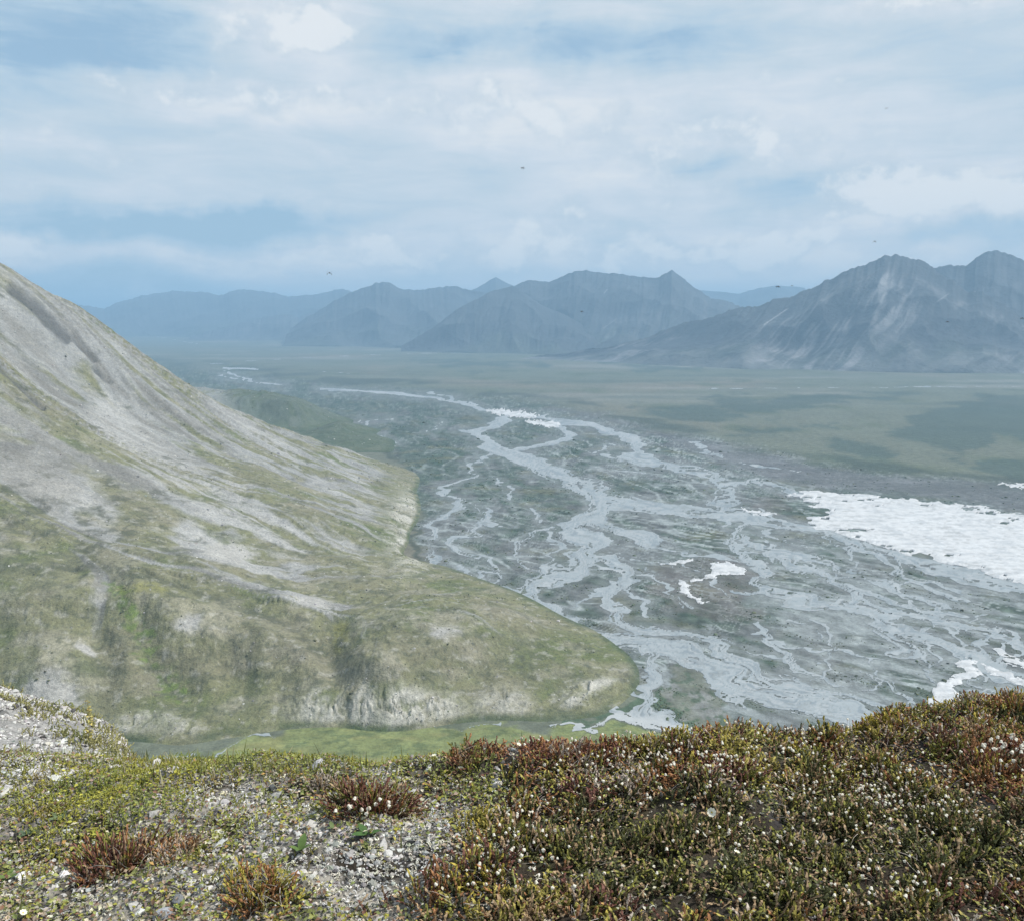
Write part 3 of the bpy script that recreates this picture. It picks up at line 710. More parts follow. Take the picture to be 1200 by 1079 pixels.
# ------------------------------------------------------------------ the near knoll
EDGE = [(-260,845),(-100,875),(0,893),(130,893),(200,900),(260,906),(380,902),(480,912),(560,912),(650,900),(700,893),(770,900),(830,886),(900,880),(960,868),(1000,868),(1040,852),(1100,840),(1150,836),(1200,832),(1320,815),(1450,820)]
EDGE_Y = [(-260,2.6),(0,2.35),(200,2.2),(400,2.05),(600,1.95),(800,2.0),(960,2.2),(1100,2.45),(1250,2.6),(1450,2.6)]
EPX = np.array([e[0] for e in EDGE], float); EPY = np.array([e[1] for e in EDGE], float)
YPX = np.array([e[0] for e in EDGE_Y], float); YV = np.array([e[1] for e in EDGE_Y], float)

def herm(xs, ys, q):
    """smooth curve through knots; xs, ys: lists of arrays"""
    xs = [np.broadcast_to(a, q.shape) for a in xs]; ys = [np.broadcast_to(a, q.shape) for a in ys]
    k = len(xs)
    d = [(ys[i + 1] - ys[i]) / (xs[i + 1] - xs[i]) for i in range(k - 1)]
    m = [d[0]]
    for i in range(1, k - 1):
        same = d[i] * d[i - 1] > 0
        m.append(np.where(same, 2 * d[i] * d[i - 1] / np.where(same, d[i] + d[i - 1], 1), 0))
    m.append(d[-1])
    out = ys[0] + d[0] * (q - xs[0])
    for i in range(k - 1):
        L = xs[i + 1] - xs[i]; t = np.clip((q - xs[i]) / L, 0, 1)
        v = (2 * t**3 - 3 * t**2 + 1) * ys[i] + (t**3 - 2 * t**2 + t) * L * m[i] + (-2 * t**3 + 3 * t**2) * ys[i + 1] + (t**3 - t**2) * L * m[i + 1]
        out = np.where(q >= xs[i], v, out)
    return out

def knoll_z(x, y, detail=True):
    r = np.hypot(x, y); a = np.arctan2(x, y); aa = np.clip(a, R(-42), R(42))
    rho = r * np.cos(aa)
    pxe = 600 + 930 * np.tan(aa)
    pye = np.interp(pxe, EPX, EPY); ye = np.interp(pxe, YPX, YV)
    k = np.tan(PITCH + np.arctan((pye - 539.5) / FOC))
    ze = -ye * k
    w = sstep(250, 120, pxe) * sstep(R(100), R(60), np.abs(a))
    y4 = ye + 0.45; z4 = ze - 0.30
    y5, z5 = 4.6, -(4.6) * k - 0.30 * 1.0 - (1 - w) * 0.9
    hump = np.interp(pxe, [-260, -60, 0, 60, 110, 150, 200], [786, 796, 806, 824, 842, 858, 882])
    y6 = 9.0; z6h = -9.0 * np.tan(PITCH + np.arctan((hump - 539.5) / FOC))
    z6 = z6h * w + (1 - w) * (z5 - 0.8 * 4.4)
    y7 = 13.0; z7 = z6 - 3.4
    z = herm([0.0, ye, y4, y5, y6, y7, 110.0, 400.0, 480.0], [-1.0, ze, z4, z5, z6, z7, -95.0, -304.0, -312.0], rho)
    if detail:
        z = z + 0.075 * fbm(x / 0.40, y / 0.40, 3, 501) * sstep(0.2, 1.0, r) + 0.05 * fbm(x / 1.6, y / 1.6, 3, 505) * sstep(3.2, 6, r) + 1.5 * fbm(x / 25, y / 25, 3, 507) * sstep(12, 40, r)
    return z

azk = np.concatenate([np.arange(-45, 45, 0.22), np.arange(45, 315, 5.0)])
rk = np.concatenate([np.linspace(0.25, 4.6, 420), np.exp(np.linspace(math.log(4.62), math.log(480), 170))])
AZ, RR = np.meshgrid(np.radians(azk), rk)
KX, KY = RR * np.sin(AZ), RR * np.cos(AZ)
KZ = knoll_z(KX, KY)
kp, kq = project(KX, np.maximum(KY, 0.05), KZ)
kc = np.zeros(KX.shape + (3,)); kc[:] = (0.035, 0.028, 0.02)
kc = mixc(kc, (0.045, 0.042, 0.022), sstep(0.0, 0.35, fbm(KX / 0.25, KY / 0.25, 4, 511)))
kc = mixc(kc, (0.045, 0.042, 0.042), sstep(0.1, 0.4, fbm(KX / 0.18, KY / 0.18, 4, 513)))
lft = sstep(600, 420, kp)
kc = mixc(kc, (0.31, 0.29, 0.255), lft * sstep(-0.25, 0.2, fbm(KX / 0.16, KY / 0.16, 5, 515)) * 0.85)
kc = mixc(kc, (0.26, 0.255, 0.245), sstep(3.0, 4.2, KY) * sstep(260, 170, kp))
kc = mixc(kc, (0.15, 0.17, 0.08), sstep(14, 30, np.hypot(KX, KY)))
knoll = mesh_from('tundra_knoll', np.stack([KX, KY, KZ], -1).reshape(-1, 3), grid_faces(len(rk), len(azk), True), M_KNOLL, kc.reshape(-1, 3))
tag(knoll, 'stony tundra knoll in front, covered in heather, moss and lichen', 'ground', kind='structure')

# ---- little plants and stones, built once and repeated
def tube_proto(path, radii, sides):
    P = np.asarray(path, float); V = []; F = []
    for i, (p, r) in enumerate(zip(P, radii)):
        for k in range(sides):
            a = 2 * math.pi * (k / sides + 0.13 * i)
            V.append(p + [r * math.cos(a), r * math.sin(a), 0])
    for i in range(len(P) - 1):
        for k in range(sides):
            F.append((i * sides + k, i * sides + (k + 1) % sides, (i + 1) * sides + (k + 1) % sides, (i + 1) * sides + k))
    return np.array(V), np.array(F)

def stem_proto(rng, h=1.0, seg=7, rad=0.035, bend=0.25):
    n = seg * 2 + 1; a = rng.random() * 6.28; b = bend * rng.random()
    t = np.linspace(0, 1, n)
    path = np.stack([b * t**2 * math.cos(a) + 0.02 * np.sin(t * 9 + a), b * t**2 * math.sin(a), h * t], 1)
    rad_ = np.where(np.arange(n) % 2 == 1, rad * 1.35, rad * 0.7) * (1 - 0.15 * t); rad_[-1] = rad * 0.75
    return tube_proto(path, rad_, 3)

def leaf_proto(rng, w=0.35, curl=0.25):
    V = np.array([[0, 0, 0], [-w, 0.5, 0.12], [0, 0.45, 0.0], [w, 0.5, 0.12], [0, 1.0, curl * rng.uniform(-1, 1)]])
    return V, np.array([[0, 2, 1, 1], [0, 3, 2, 2], [1, 2, 4, 4], [2, 3, 4, 4]])[:, [0, 1, 2]]

def blade_proto(rng, bend=0.4):
    t = np.linspace(0, 1, 5); b = bend * rng.random(); a = 0.0
    mid = np.stack([b * t**2, 0 * t, t], 1); w = 0.035 * (1 - t**1.5) + 0.004
    V = np.concatenate([mid + np.stack([0 * t, w, 0 * t], 1), mid - np.stack([0 * t, w, 0 * t], 1)])
    return V, np.array([[i, i + 1, 6 + i, 5 + i] for i in range(4)])

def ico(sub=1):
    import bmesh
    bm = bmesh.new(); bmesh.ops.create_icosphere(bm, subdivisions=sub, radius=1.0)
    V = np.array([v.co[:] for v in bm.verts]); F = np.array([[v.index for v in f.verts] for f in bm.faces]); bm.free()
    return V, F
ICO1, ICO2 = ico(1), ico(2)

def pebble_proto(rng, big=False):
    V, F = ICO2 if big else ICO1
    V = V.copy()
    for _ in range(9):
        d = rng.normal(size=3); d /= np.linalg.norm(d); k = rng.uniform(0.45, 0.85)
        q = V @ d; V = V - np.maximum(q - k, 0)[:, None] * d
    return V * [1.0, rng.uniform(0.6, 0.95), rng.uniform(0.4, 0.75)], F

def lichen_proto(rng):
    """curled branching strap of reindeer lichen"""
    Vs, Fs, o = [], [], 0
    for k in range(5):
        a = rng.random() * 6.28; l = rng.uniform(0.6, 1.1)
        path = [(0, 0, 0), (0.25 * l * math.cos(a), 0.25 * l * math.sin(a), 0.35 * l), (0.5 * l * math.cos(a + .5), 0.5 * l * math.sin(a + .5), 0.5 * l), (0.6 * l * math.cos(a + 1.1), 0.6 * l * math.sin(a + 1.1), 0.38 * l)]
        V, F = tube_proto(path, [0.07, 0.11, 0.10, 0.03], 3); Vs.append(V); Fs.append(F + o); o += len(V)
    return np.concatenate(Vs), np.concatenate(Fs)

def twig_proto(rng, sides=4):
    n = 8; t = np.linspace(0, 1, n); a = rng.random() * 6.28
    path = np.stack([t + 0.05 * np.sin(t * 7 + a), 0.10 * np.sin(t * 3 + a) - 0.10 * math.sin(a), 0.12 * np.sin(t * math.pi) * rng.random() + 0.03], 1)
    V, F = tube_proto(np.stack([path[:, 1], path[:, 2], path[:, 0]], 1), 0.022 * (1 - 0.7 * t), sides)
    return V[:, [2, 0, 1]], F

def scatter(protos, pos, scale, tilt, col, rng, tilt_dir=None, rgb_jit=0.12, tip=None, sxy=None):
    """many copies merged: pos (k,3); scale (k,); tilt radians (k,); col (k,3)"""
    k = len(pos); which = rng.integers(0, len(protos), k)
    rz = rng.random(k) * 2 * np.pi
    td = rng.random(k) * 2 * np.pi if tilt_dir is None else tilt_dir
    VS, FS, CS, off = [], [], [], 0
    col = np.clip(col * (1 + 1.5 * rgb_jit * rng.normal(size=(k, 1)) + 0.15 * rgb_jit * rng.normal(size=(k, 3))), 0.004, 1)
    for w, (V, F) in enumerate(protos):
        s = np.where(which == w)[0]
        if not len(s): continue
        c, n_ = np.cos(rz[s])[:, None], np.sin(rz[s])[:, None]
        v = V[None] * scale[s][:, None, None]
        if sxy is not None: v = v * np.stack([sxy[s], sxy[s], np.ones(len(s))], 1)[:, None, :]
        x = v[..., 0] * c - v[..., 1] * n_; y = v[..., 0] * n_ + v[..., 1] * c; z = v[..., 2]
        ux, uy = np.cos(td[s])[:, None], np.sin(td[s])[:, None]
        ct, stt = np.cos(tilt[s])[:, None], np.sin(tilt[s])[:, None]
        al_ = x * ux + y * uy; ac_ = -x * uy + y * ux
        a2 = al_ * ct + z * stt; z2 = -al_ * stt + z * ct
        x = a2 * ux - ac_ * uy; y = a2 * uy + ac_ * ux
        P = np.stack([x, y, z2], -1) + pos[s][:, None, :]
        VS.append(P.reshape(-1, 3))
        FS.append((F[None] + (np.arange(len(s)) * len(V))[:, None, None]).reshape(-1, F.shape[1]) + off)
        cc = np.broadcast_to(col[s][:, None, :], P.shape).copy()
        if tip is not None:
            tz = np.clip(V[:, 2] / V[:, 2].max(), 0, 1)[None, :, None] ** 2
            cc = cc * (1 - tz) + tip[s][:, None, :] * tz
        CS.append(cc.reshape(-1, 3)); off += len(s) * len(V)
    return np.concatenate(VS), FS, np.concatenate(CS)

def ground_pts(k, y0, y1, rng, px0=-330, px1=1560):
    """random points on the knoll inside a wedge, with their picture position for zoning"""
    c0, c1 = (px0 - 600) / 900, (px1 - 600) / 900
    y = np.sqrt(rng.random(k) * (y1**2 - y0**2) + y0**2)
    x = y * (c0 + (c1 - c0) * rng.random(k))
    z = knoll_z(x, y)
    px, py = project(x, y, z)
    return np.stack([x, y, z], 1), px, py

def knoll_at(px, py):
    """point of the knoll seen at this pixel"""
    y = np.linspace(0.9, 14, 4000)
    dx, dy, dz = ray(px, py)
    g = knoll_z(dx / dy * y, y) - dz / dy * y
    i = np.argmax(g > 0) if (g > 0).any() else 800
    return np.array([dx / dy * y[i], y[i], float(knoll_z(np.array(dx / dy * y[i]), np.array(y[i])))])

def seldens(px, py, blobs, base=0.0):
    v = np.full(px.shape, base)
    for bx, by, rx, ry, a in blobs: v = v + a * np.exp(-((px - bx) / rx) ** 2 - ((py - by) / ry) ** 2)
    return v

def heather_side(px, py):
    b = np.interp(py, [850, 885, 905, 930, 980, 1040, 1079, 1200], [560, 560, 600, 640, 590, 520, 455, 430])
    return sstep(-60, 50, px - b)

rng = np.random.default_rng(21)
STEMS = [stem_proto(rng, seg=5, bend=0.4) for _ in range(10)]
LEAVES = [leaf_proto(rng) for _ in range(6)]
BLADES = [blade_proto(rng) for _ in range(6)]
PEBBLES = [pebble_proto(rng) for _ in range(10)]
LICHENS = [lichen_proto(rng) for _ in range(6)]
TWIGS = [twig_proto(rng) for _ in range(6)]
PAL = np.array([(0.05, 0.052, 0.02), (0.08, 0.075, 0.028), (0.11, 0.058, 0.03), (0.10, 0.052, 0.038), (0.12, 0.085, 0.055), (0.26, 0.215, 0.18), (0.20, 0.165, 0.035), (0.03, 0.034, 0.016)])  # stem base colours, lowered to paint shade into the gaps between stems
TIP = np.array([(0.27, 0.26, 0.06), (0.45, 0.38, 0.10), (0.38, 0.185, 0.08), (0.20, 0.088, 0.066), (0.44, 0.31, 0.18), (0.50, 0.43, 0.36), (0.46, 0.37, 0.07), (0.10, 0.105, 0.042)])  # tip colours, brightened so tips look sunlit above the dark bases

def pick_species(pos, rng, bias):
    """patchy choice of stem kind: correlated over 10-20 cm"""
    k = len(pos); sc = np.zeros((k, len(PAL)))
    for i in range(len(PAL)): sc[:, i] = bias[i] + 2.0 * fbm(pos[:, 0] / 0.17, pos[:, 1] / 0.17, 3, 600 + i * 7) + 0.32 * rng.gumbel(size=k)
    return sc.argmax(1)

# heather carpet
pos, px, py = ground_pts(250000, 0.85, 3.6, rng)
cl = fbm(pos[:, 0] / 0.11, pos[:, 1] / 0.11, 3, 621)
keep = rng.random(len(pos)) < np.clip(heather_side(px, py) * (0.72 + 1.2 * cl), 0, 1)
pos, px, py, cl = pos[keep], px[keep], py[keep], cl[keep]
sp_ = pick_species(pos, rng, [0.22, 0.24, 0.22, 0.08, 0.20, 0.05, 0.02, 0.10])
red_rim = (seldens(px, py, [(650,885,130,22,1.0),(1180,890,60,40,0.8),(1050,905,60,20,0.3)]) > 0.45 + 0.4 * rng.random(len(px))) ; sp_ = np.where(red_rim, rng.integers(2, 4, len(sp_)), sp_)
dkz = seldens(px, py, [(940,1000,260,65,1.6),(760,1010,120,45,0.7),(1150,975,100,30,0.5),(960,950,90,20,.5)]) > 0.2 + 0.62 * rng.random(len(px)); sp_ = np.where(dkz, rng.choice([7, 7, 0, 4], len(sp_)), sp_)  # darker stem kinds here: dark green plants, plus shade put into their colour
hgt = rng.uniform(0.014, 0.038, len(pos)) * (1 + 2.2 * cl)
grad = np.arctan2(fbm(pos[:, 0] / 0.11, pos[:, 1] / 0.11 + 0.02, 2, 625), fbm(pos[:, 0] / 0.11 + 5, pos[:, 1] / 0.11, 2, 627))
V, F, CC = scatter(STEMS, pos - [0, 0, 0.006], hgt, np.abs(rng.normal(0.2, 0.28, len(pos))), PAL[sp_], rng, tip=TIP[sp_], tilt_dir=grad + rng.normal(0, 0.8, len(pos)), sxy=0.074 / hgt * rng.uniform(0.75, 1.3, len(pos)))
tag(mesh_from('heather', V, F, M_LEAF, CC, smooth=False), 'dense carpet of dark green, brown and red heather stems on the knoll', 'heather', kind='stuff')

# dry twigs through the heather
pos, px, py = ground_pts(13500, 0.85, 3.4, rng)
keep = rng.random(len(pos)) < 0.25 + 0.5 * (fbm(pos[:, 0] / 0.2, pos[:, 1] / 0.2, 3, 641) > 0.1)
pos = pos[keep]; px, py = px[keep], py[keep]
hs = heather_side(px, py)
V, F, CC = scatter(TWIGS, pos + np.stack([0 * px, 0 * px, 0.004 + 0.03 * hs * rng.random(len(px))], 1), rng.uniform(0.014, 0.045, len(pos)), rng.normal(-0.3, 0.6, len(pos)), np.array([(0.34, 0.30, 0.265)]) * rng.uniform(0.55, 1.35, (len(pos), 1)), rng)
tag(mesh_from('dry_twigs', V, F, M_WOOD, CC), 'thin grey dead twigs tangled through the heather', 'twigs', kind='stuff')

# leaves of mountain avens, moss shoots, litter
pos, px, py = ground_pts(320000, 0.85, 3.4, rng)
hs = heather_side(px, py)
bare = seldens(px, py, [(470,1000,60,30,.7),(330,990,60,25,.5),(250,1035,50,20,.6),(120,1045,60,18,.5),(30,905,50,22,1),(180,895,40,8,.9),(265,930,45,18,.9),(440,1035,60,25,1),(90,1020,30,14,.9),(370,1010,35,30,.6),(520,960,45,22,.5),(430,888,50,6,.9),(300,975,25,20,.4)])
keep = rng.random(len(pos)) < np.clip(1.0 - 0.84 * hs - 1.25 * bare, 0.02, 1) * np.clip(0.75 + fbm(pos[:, 0] / 0.12, pos[:, 1] / 0.12, 3, 651), 0.1, 1)
pos, px, py, hs = pos[keep], px[keep], py[keep], hs[keep]
LP = np.array([(0.27, 0.26, 0.045), (0.22, 0.235, 0.075), (0.16, 0.18, 0.06), (0.29, 0.22, 0.165), (0.38, 0.35, 0.26), (0.17, 0.095, 0.06), (0.30, 0.18, 0.06)])
sc = np.zeros((len(pos), 7)); yel = seldens(px, py, [(110,935,110,32,.6),(190,905,60,14,.6),(60,960,60,30,.3),(530,915,40,18,.5),(260,1010,60,30,.2)]); grs = seldens(px, py, [(340,895,150,14,.7),(560,905,60,16,.6),(175,940,60,15,.4)])
for i, b in enumerate((0.0, 0.10, 0.08, 0.0, 0.06, -0.05, -0.6)): sc[:, i] = b + 0.9 * fbm(pos[:, 0] / 0.13, pos[:, 1] / 0.13, 3, 660 + i * 5) + 0.3 * rng.gumbel(size=len(pos)) + (yel if i == 0 else grs if i in (1, 2) else 0)
k = sc.argmax(1)
V, F, CC = scatter(LEAVES, pos + np.stack([0 * px, 0 * px, rng.uniform(0, 0.014, len(px)) + hs * rng.uniform(0, 0.03, len(px))], 1), np.where(hs > 0.5, rng.uniform(0.004, 0.009, len(pos)), rng.uniform(0.005, 0.014, len(pos))), rng.uniform(-1.1, 0.3, len(pos)), LP[k], rng, rgb_jit=0.2)
tag(mesh_from('tundra_leaves', V, F, M_LEAF, CC, smooth=False), 'yellow green and brown leaves matted between the stones at left', 'ground cover', kind='stuff')

# moss shoots: short upright, left half
pos, px, py = ground_pts(52000, 0.95, 3.2, rng, -60, 700)
yel = seldens(px, py, [(110,935,110,32,.9),(190,905,60,14,.9),(60,960,60,30,.5),(530,915,40,18,.9),(340,895,150,14,.6),(270,1000,60,40,.4),(310,910,60,20,.3),(60,1010,30,20,.5)])
keep = rng.random(len(pos)) < np.clip(yel * (0.8 + 1.2 * fbm(pos[:, 0] / 0.09, pos[:, 1] / 0.09, 3, 671)), 0, 1)
pos = pos[keep]; w = fbm(pos[:, 0] / 0.15, pos[:, 1] / 0.15, 3, 673)
cm = mixc(np.tile((0.24, 0.235, 0.045), (len(pos), 1)), (0.15, 0.18, 0.05), sstep(-0.1, 0.4, w)); cm = mixc(cm, (0.22, 0.14, 0.05), sstep(0.1, 0.5, -w) * 0.6)
hg = rng.uniform(0.012, 0.028, len(pos))
V, F, CC = scatter(STEMS, pos - [0, 0, 0.003], hg, np.abs(rng.normal(0.2, 0.3, len(pos))), cm, rng, tip=cm * 1.3, sxy=0.045 / hg)
tag(mesh_from('moss', V, F, M_LEAF, CC, smooth=False), 'cushions of yellow green moss across the left of the knoll', 'moss', kind='stuff')

# plants creeping over the rubble
pos, px, py = ground_pts(16000, 2.5, 10.5, rng, -120, 280)
keep = rng.random(len(pos)) < np.clip(sstep(0.0, 0.3, fbm(pos[:, 0] / 0.5, pos[:, 1] / 0.7, 4, 675)) * 0.8 + 0.9 * np.exp(-((py - np.interp(px, [0, 60, 110, 150, 200], [806, 824, 842, 858, 882]) - 30) / 10) ** 2) * sstep(40, 120, px), 0, 1)
pos = pos[keep]; w = fbm(pos[:, 0] / 0.4, pos[:, 1] / 0.4, 3, 677)
cm = mixc(np.tile((0.25, 0.235, 0.10), (len(pos), 1)), (0.15, 0.165, 0.06), sstep(-0.1, 0.3, w))
hg = rng.uniform(0.02, 0.05, len(pos)) * np.clip(pos[:, 1] / 4, 0.8, 1.8)
V, F, CC = scatter(STEMS, pos, hg, np.abs(rng.normal(0.3, 0.4, len(pos))), cm, rng, tip=cm * 1.3, sxy=0.13 / hg * np.clip(pos[:, 1] / 5, 0.5, 1.5))
tag(mesh_from('low_plants', V, F, M_LEAF, CC, smooth=False), 'low yellow green plants creeping over the left rubble', 'plants', kind='stuff')

# lichen
pos, px, py = ground_pts(86000, 0.95, 3.4, rng)
ld = seldens(px, py, [(265,930,55,20,.7),(510,960,60,30,.8),(180,895,60,10,.8),(430,888,60,6,1.0),(380,1010,60,40,.6),(440,1040,60,30,.35),(250,1040,50,25,.5),(60,1060,80,20,.4),(480,1000,70,30,.4),(900,890,200,20,.06),(100,880,60,10,.8),(320,900,40,10,.4),(410,1055,40,18,.7)], 0.06)
keep = rng.random(len(pos)) < np.clip(1.6 * ld * (0.7 + 1.3 * fbm(pos[:, 0] / 0.07, pos[:, 1] / 0.07, 3, 681)), 0, 1)
pos = pos[keep]; w = fbm(pos[:, 0] / 0.1, pos[:, 1] / 0.1, 2, 683)
cm = mixc(np.tile((0.60, 0.58, 0.48), (len(pos), 1)), (0.50, 0.50, 0.49), sstep(-0.1, 0.3, w)); cm = mixc(cm, (0.50, 0.46, 0.20), sstep(0.25, 0.5, -w) * 0.7)
V, F, CC = scatter(LICHENS, pos, rng.uniform(0.006, 0.015, len(pos)), rng.normal(0, 0.5, len(pos)), cm * 1.1, rng, rgb_jit=0.15)
tag(mesh_from('lichen', V, F, M_LEAF, CC), 'pale cream lichen curls crusting the stony gaps', 'lichen', kind='stuff')

# gravel and rubble at left
pos, px, py = ground_pts(60000, 0.95, 3.3, rng, -60, 640)
gd = seldens(px, py, [(470,1000,60,30,.6),(330,990,60,25,.5),(250,1035,50,20,.5),(120,1045,60,18,.4),(20,905,70,25,1),(265,935,55,20,.8),(90,1020,35,16,.9),(440,1035,70,30,.7),(380,1000,50,40,.6),(500,965,60,35,.6),(180,897,60,10,.8),(430,890,60,8,.9),(320,945,40,20,.5),(250,1035,60,30,.4),(20,1050,40,25,.5)], 0.10)
keep = rng.random(len(pos)) < np.clip(gd * 1.2, 0, 1)
p1 = pos[keep]; s1 = np.exp(rng.normal(math.log(0.0046), 0.55, len(p1)))
p2, px2, py2 = ground_pts(60000, 2.6, 12.5, rng, -160, 260)
keep = rng.random(len(p2)) < np.clip(sstep(255, 170, px2), 0, 1)
p2 = p2[keep]; s2 = np.exp(rng.normal(math.log(0.0085), 0.6, len(p2))) * np.clip(p2[:, 1] / 6, 0.5, 1.3)
pp = np.concatenate([p1, p2]); ss = np.concatenate([s1, s2])
g = rng.random(len(pp)); cg = np.where(g[:, None] < 0.62, (0.44, 0.43, 0.41), np.where(g[:, None] < 0.83, (0.27, 0.26, 0.25), (0.09, 0.088, 0.088)))
V, F, CC = scatter(PEBBLES, pp, ss, rng.normal(0, 0.35, len(pp)), cg, rng, rgb_jit=0.16)
tag(mesh_from('gravel', V, F, M_STONE, CC, smooth=False), 'grey broken gravel and rubble on the left of the knoll', 'gravel', kind='stuff')

# thin grass along the rim
pos, px, py = ground_pts(23000, 1.2, 3.2, rng)
rim = np.interp(px, EPX, EPY)
keep = rng.random(len(pos)) < np.clip(0.55 * np.exp(-((py - rim - 4) / 14) ** 2) * (0.4 + heather_side(px, py) * 0.2 + seldens(px, py, [(330,900,170,25,.6),(560,900,60,30,.6)])) + 0.02 * (px < 700), 0, 1)
pos = pos[keep]
V, F, CC = scatter(BLADES, pos, rng.uniform(0.022, 0.06, len(pos)), np.abs(rng.normal(0.25, 0.25, len(pos))), np.where(rng.random((len(pos), 1)) < 0.5, (0.19, 0.21, 0.075), (0.30, 0.27, 0.15)), rng)
tag(mesh_from('grass', V, F, M_LEAF, CC, smooth=False), 'fine pale green grass blades along the rim of the knoll', 'grass', kind='stuff')

# shrubs and boulders on the hillside, willow scrub on the gravel islands
hv = VH; up = (hv[:, 2] > FLOOR + 3) & (HVIS.ravel())
ROCKS = [pebble_proto(rng) for _ in range(8)]
bn = fbm(hv[:, 0] / 28, hv[:, 1] / 40, 4, 801)
pr = up * np.clip(0.012 + 0.16 * sstep(0.05, 0.3, bn), 0, 1) * 0.55 * (1 - scm.ravel()) ** 2
i = np.where(rng.random(len(hv)) < pr)[0]
V, F, CC = scatter(ROCKS, hv[i] + rng.normal(0, 0.8, (len(i), 3)) * [1, 1, 0], np.exp(rng.normal(-0.4, 0.4, len(i))) * np.clip(hv[i, 1] / 900, 0.7, 2.0), rng.normal(0, 0.2, len(i)), mixc(np.tile((0.10, 0.11, 0.065), (len(i), 1)), (0.16, 0.165, 0.10), rng.random(len(i))), rng, rgb_jit=0.2)
tag(mesh_from('hillside_shrubs', V, F, M_SCRUB, CC), 'low dark shrubs dotted over the left mountainside', 'shrubs', kind='stuff')
rn = fbm(hv[:, 0] / 18, hv[:, 1] / 26, 4, 805)
pr = up * (0.01 + 0.10 * scm.ravel() * sstep(-0.05, 0.25, rn) + 0.12 * np.clip(HILLCL.ravel(), 0, 1)) * 0.5
i = np.where(rng.random(len(hv)) < pr)[0]
V, F, CC = scatter(ROCKS, hv[i] + rng.normal(0, 0.8, (len(i), 3)) * [1, 1, 0], np.exp(rng.normal(-0.35, 0.45, len(i))) * np.clip(hv[i, 1] / 900, 0.7, 2.0), rng.normal(0, 0.4, len(i)), mixc(np.tile((0.37, 0.36, 0.35), (len(i), 1)), (0.24, 0.235, 0.23), (rng.random(len(i)) < 0.45) * 1.0), rng, rgb_jit=0.2)
tag(mesh_from('scree_boulders', V, F, M_STONE_FAR, CC, smooth=False), 'grey boulders and blocks strewn over the scree slope', 'boulders', kind='stuff')
fi = np.where(front)[0]; fv = VV[fi]
pr = (flood_m > 0.6) * (mriv < -2) * sstep(0.0, 0.25, sn + 0.4 * fbm(fx / 20, fy / 26, 3, 811)) * np.clip(900 / fy, 0.1, 1) * 0.11 * (fy < 2600)
pr = pr + 0.25 * sstep(-0.3, 0.5, shr) * (fy < 900)
i = np.where(rng.random(len(fv)) < pr)[0]
V, F, CC = scatter(ROCKS, fv[i] + rng.normal(0, 0.8, (len(i), 3)) * [1, 1, 0], np.exp(rng.normal(0.0, 0.4, len(i))) * np.clip(fv[i, 1] / 900, 0.7, 2.0), rng.normal(0, 0.2, len(i)), mixc(np.tile((0.05, 0.068, 0.04), (len(i), 1)), (0.10, 0.115, 0.065), rng.random(len(i))), rng, rgb_jit=0.2)
tag(mesh_from('willow_scrub', V, F, M_SCRUB, CC), 'dark willow scrub scattered on the gravel islands of the river', 'scrub', kind='stuff')

# ---- things one can point at
def small_mesh(name, protos, pos, scale, tilt, col, mat, rng, parent, smooth=False, **kw):
    V, F, CC = scatter(protos, np.asarray(pos, float), np.asarray(scale, float), np.asarray(tilt, float), np.asarray(col, float), rng, **kw)
    return mesh_from(name, V, F, mat, CC, smooth=smooth, parent=parent)

def heather_clump(px, py, rad, hgt, kinds, label, nst=420, dead=30, blooms=(), fall=0.8):
    base = knoll_at(px, py); t = empty('heather_clump', base, label, 'heather clump')
    a = rng.random(nst) * 6.28; r = rad * np.sqrt(rng.random(nst)) * (0.95 + 0.32 * np.sin(2 * a + px) + 0.22 * np.sin(3 * a + py))
    off = np.stack([r * np.cos(a), r * np.sin(a) * 0.85], 1)
    zz = knoll_z(base[0] + off[:, 0], base[1] + off[:, 1]) - base[2]
    p = np.stack([off[:, 0], off[:, 1], zz - 0.006], 1)
    kk = rng.choice(kinds, nst)
    hg = hgt * (0.95 - 0.25 * (r / rad) ** 2) * rng.uniform(0.5, 1.1, nst) * (1 + 0.9 * fbm(off[:, 0] / 0.05 + px, off[:, 1] / 0.05, 2, 633))
    small_mesh('foliage', STEMS, p, hg, np.abs(rng.normal(0.2, 0.3, nst)) + fall * 0.45 * (r / rad), PAL[kk], M_LEAF, rng, t, tip=TIP[kk], tilt_dir=a + rng.normal(0, 0.4, nst), sxy=0.062 / hg)
    if dead:
        a = rng.random(dead) * 6.28; r = rad * np.sqrt(rng.random(dead)) * 1.05
        p = np.stack([r * np.cos(a), r * np.sin(a) * 0.85, 0.01 + 0.5 * hgt * rng.random(dead)], 1)
        small_mesh('dead_twigs', TWIGS, p, rng.uniform(0.02, 0.05, dead), rng.normal(-0.4, 0.5, dead), np.tile((0.30, 0.27, 0.24), (dead, 1)), M_WOOD, rng, t, smooth=True)['kind'] = 'stuff'
    for bx, by, bz in blooms: bloom_part(t, (bx, by, bz))
    return t

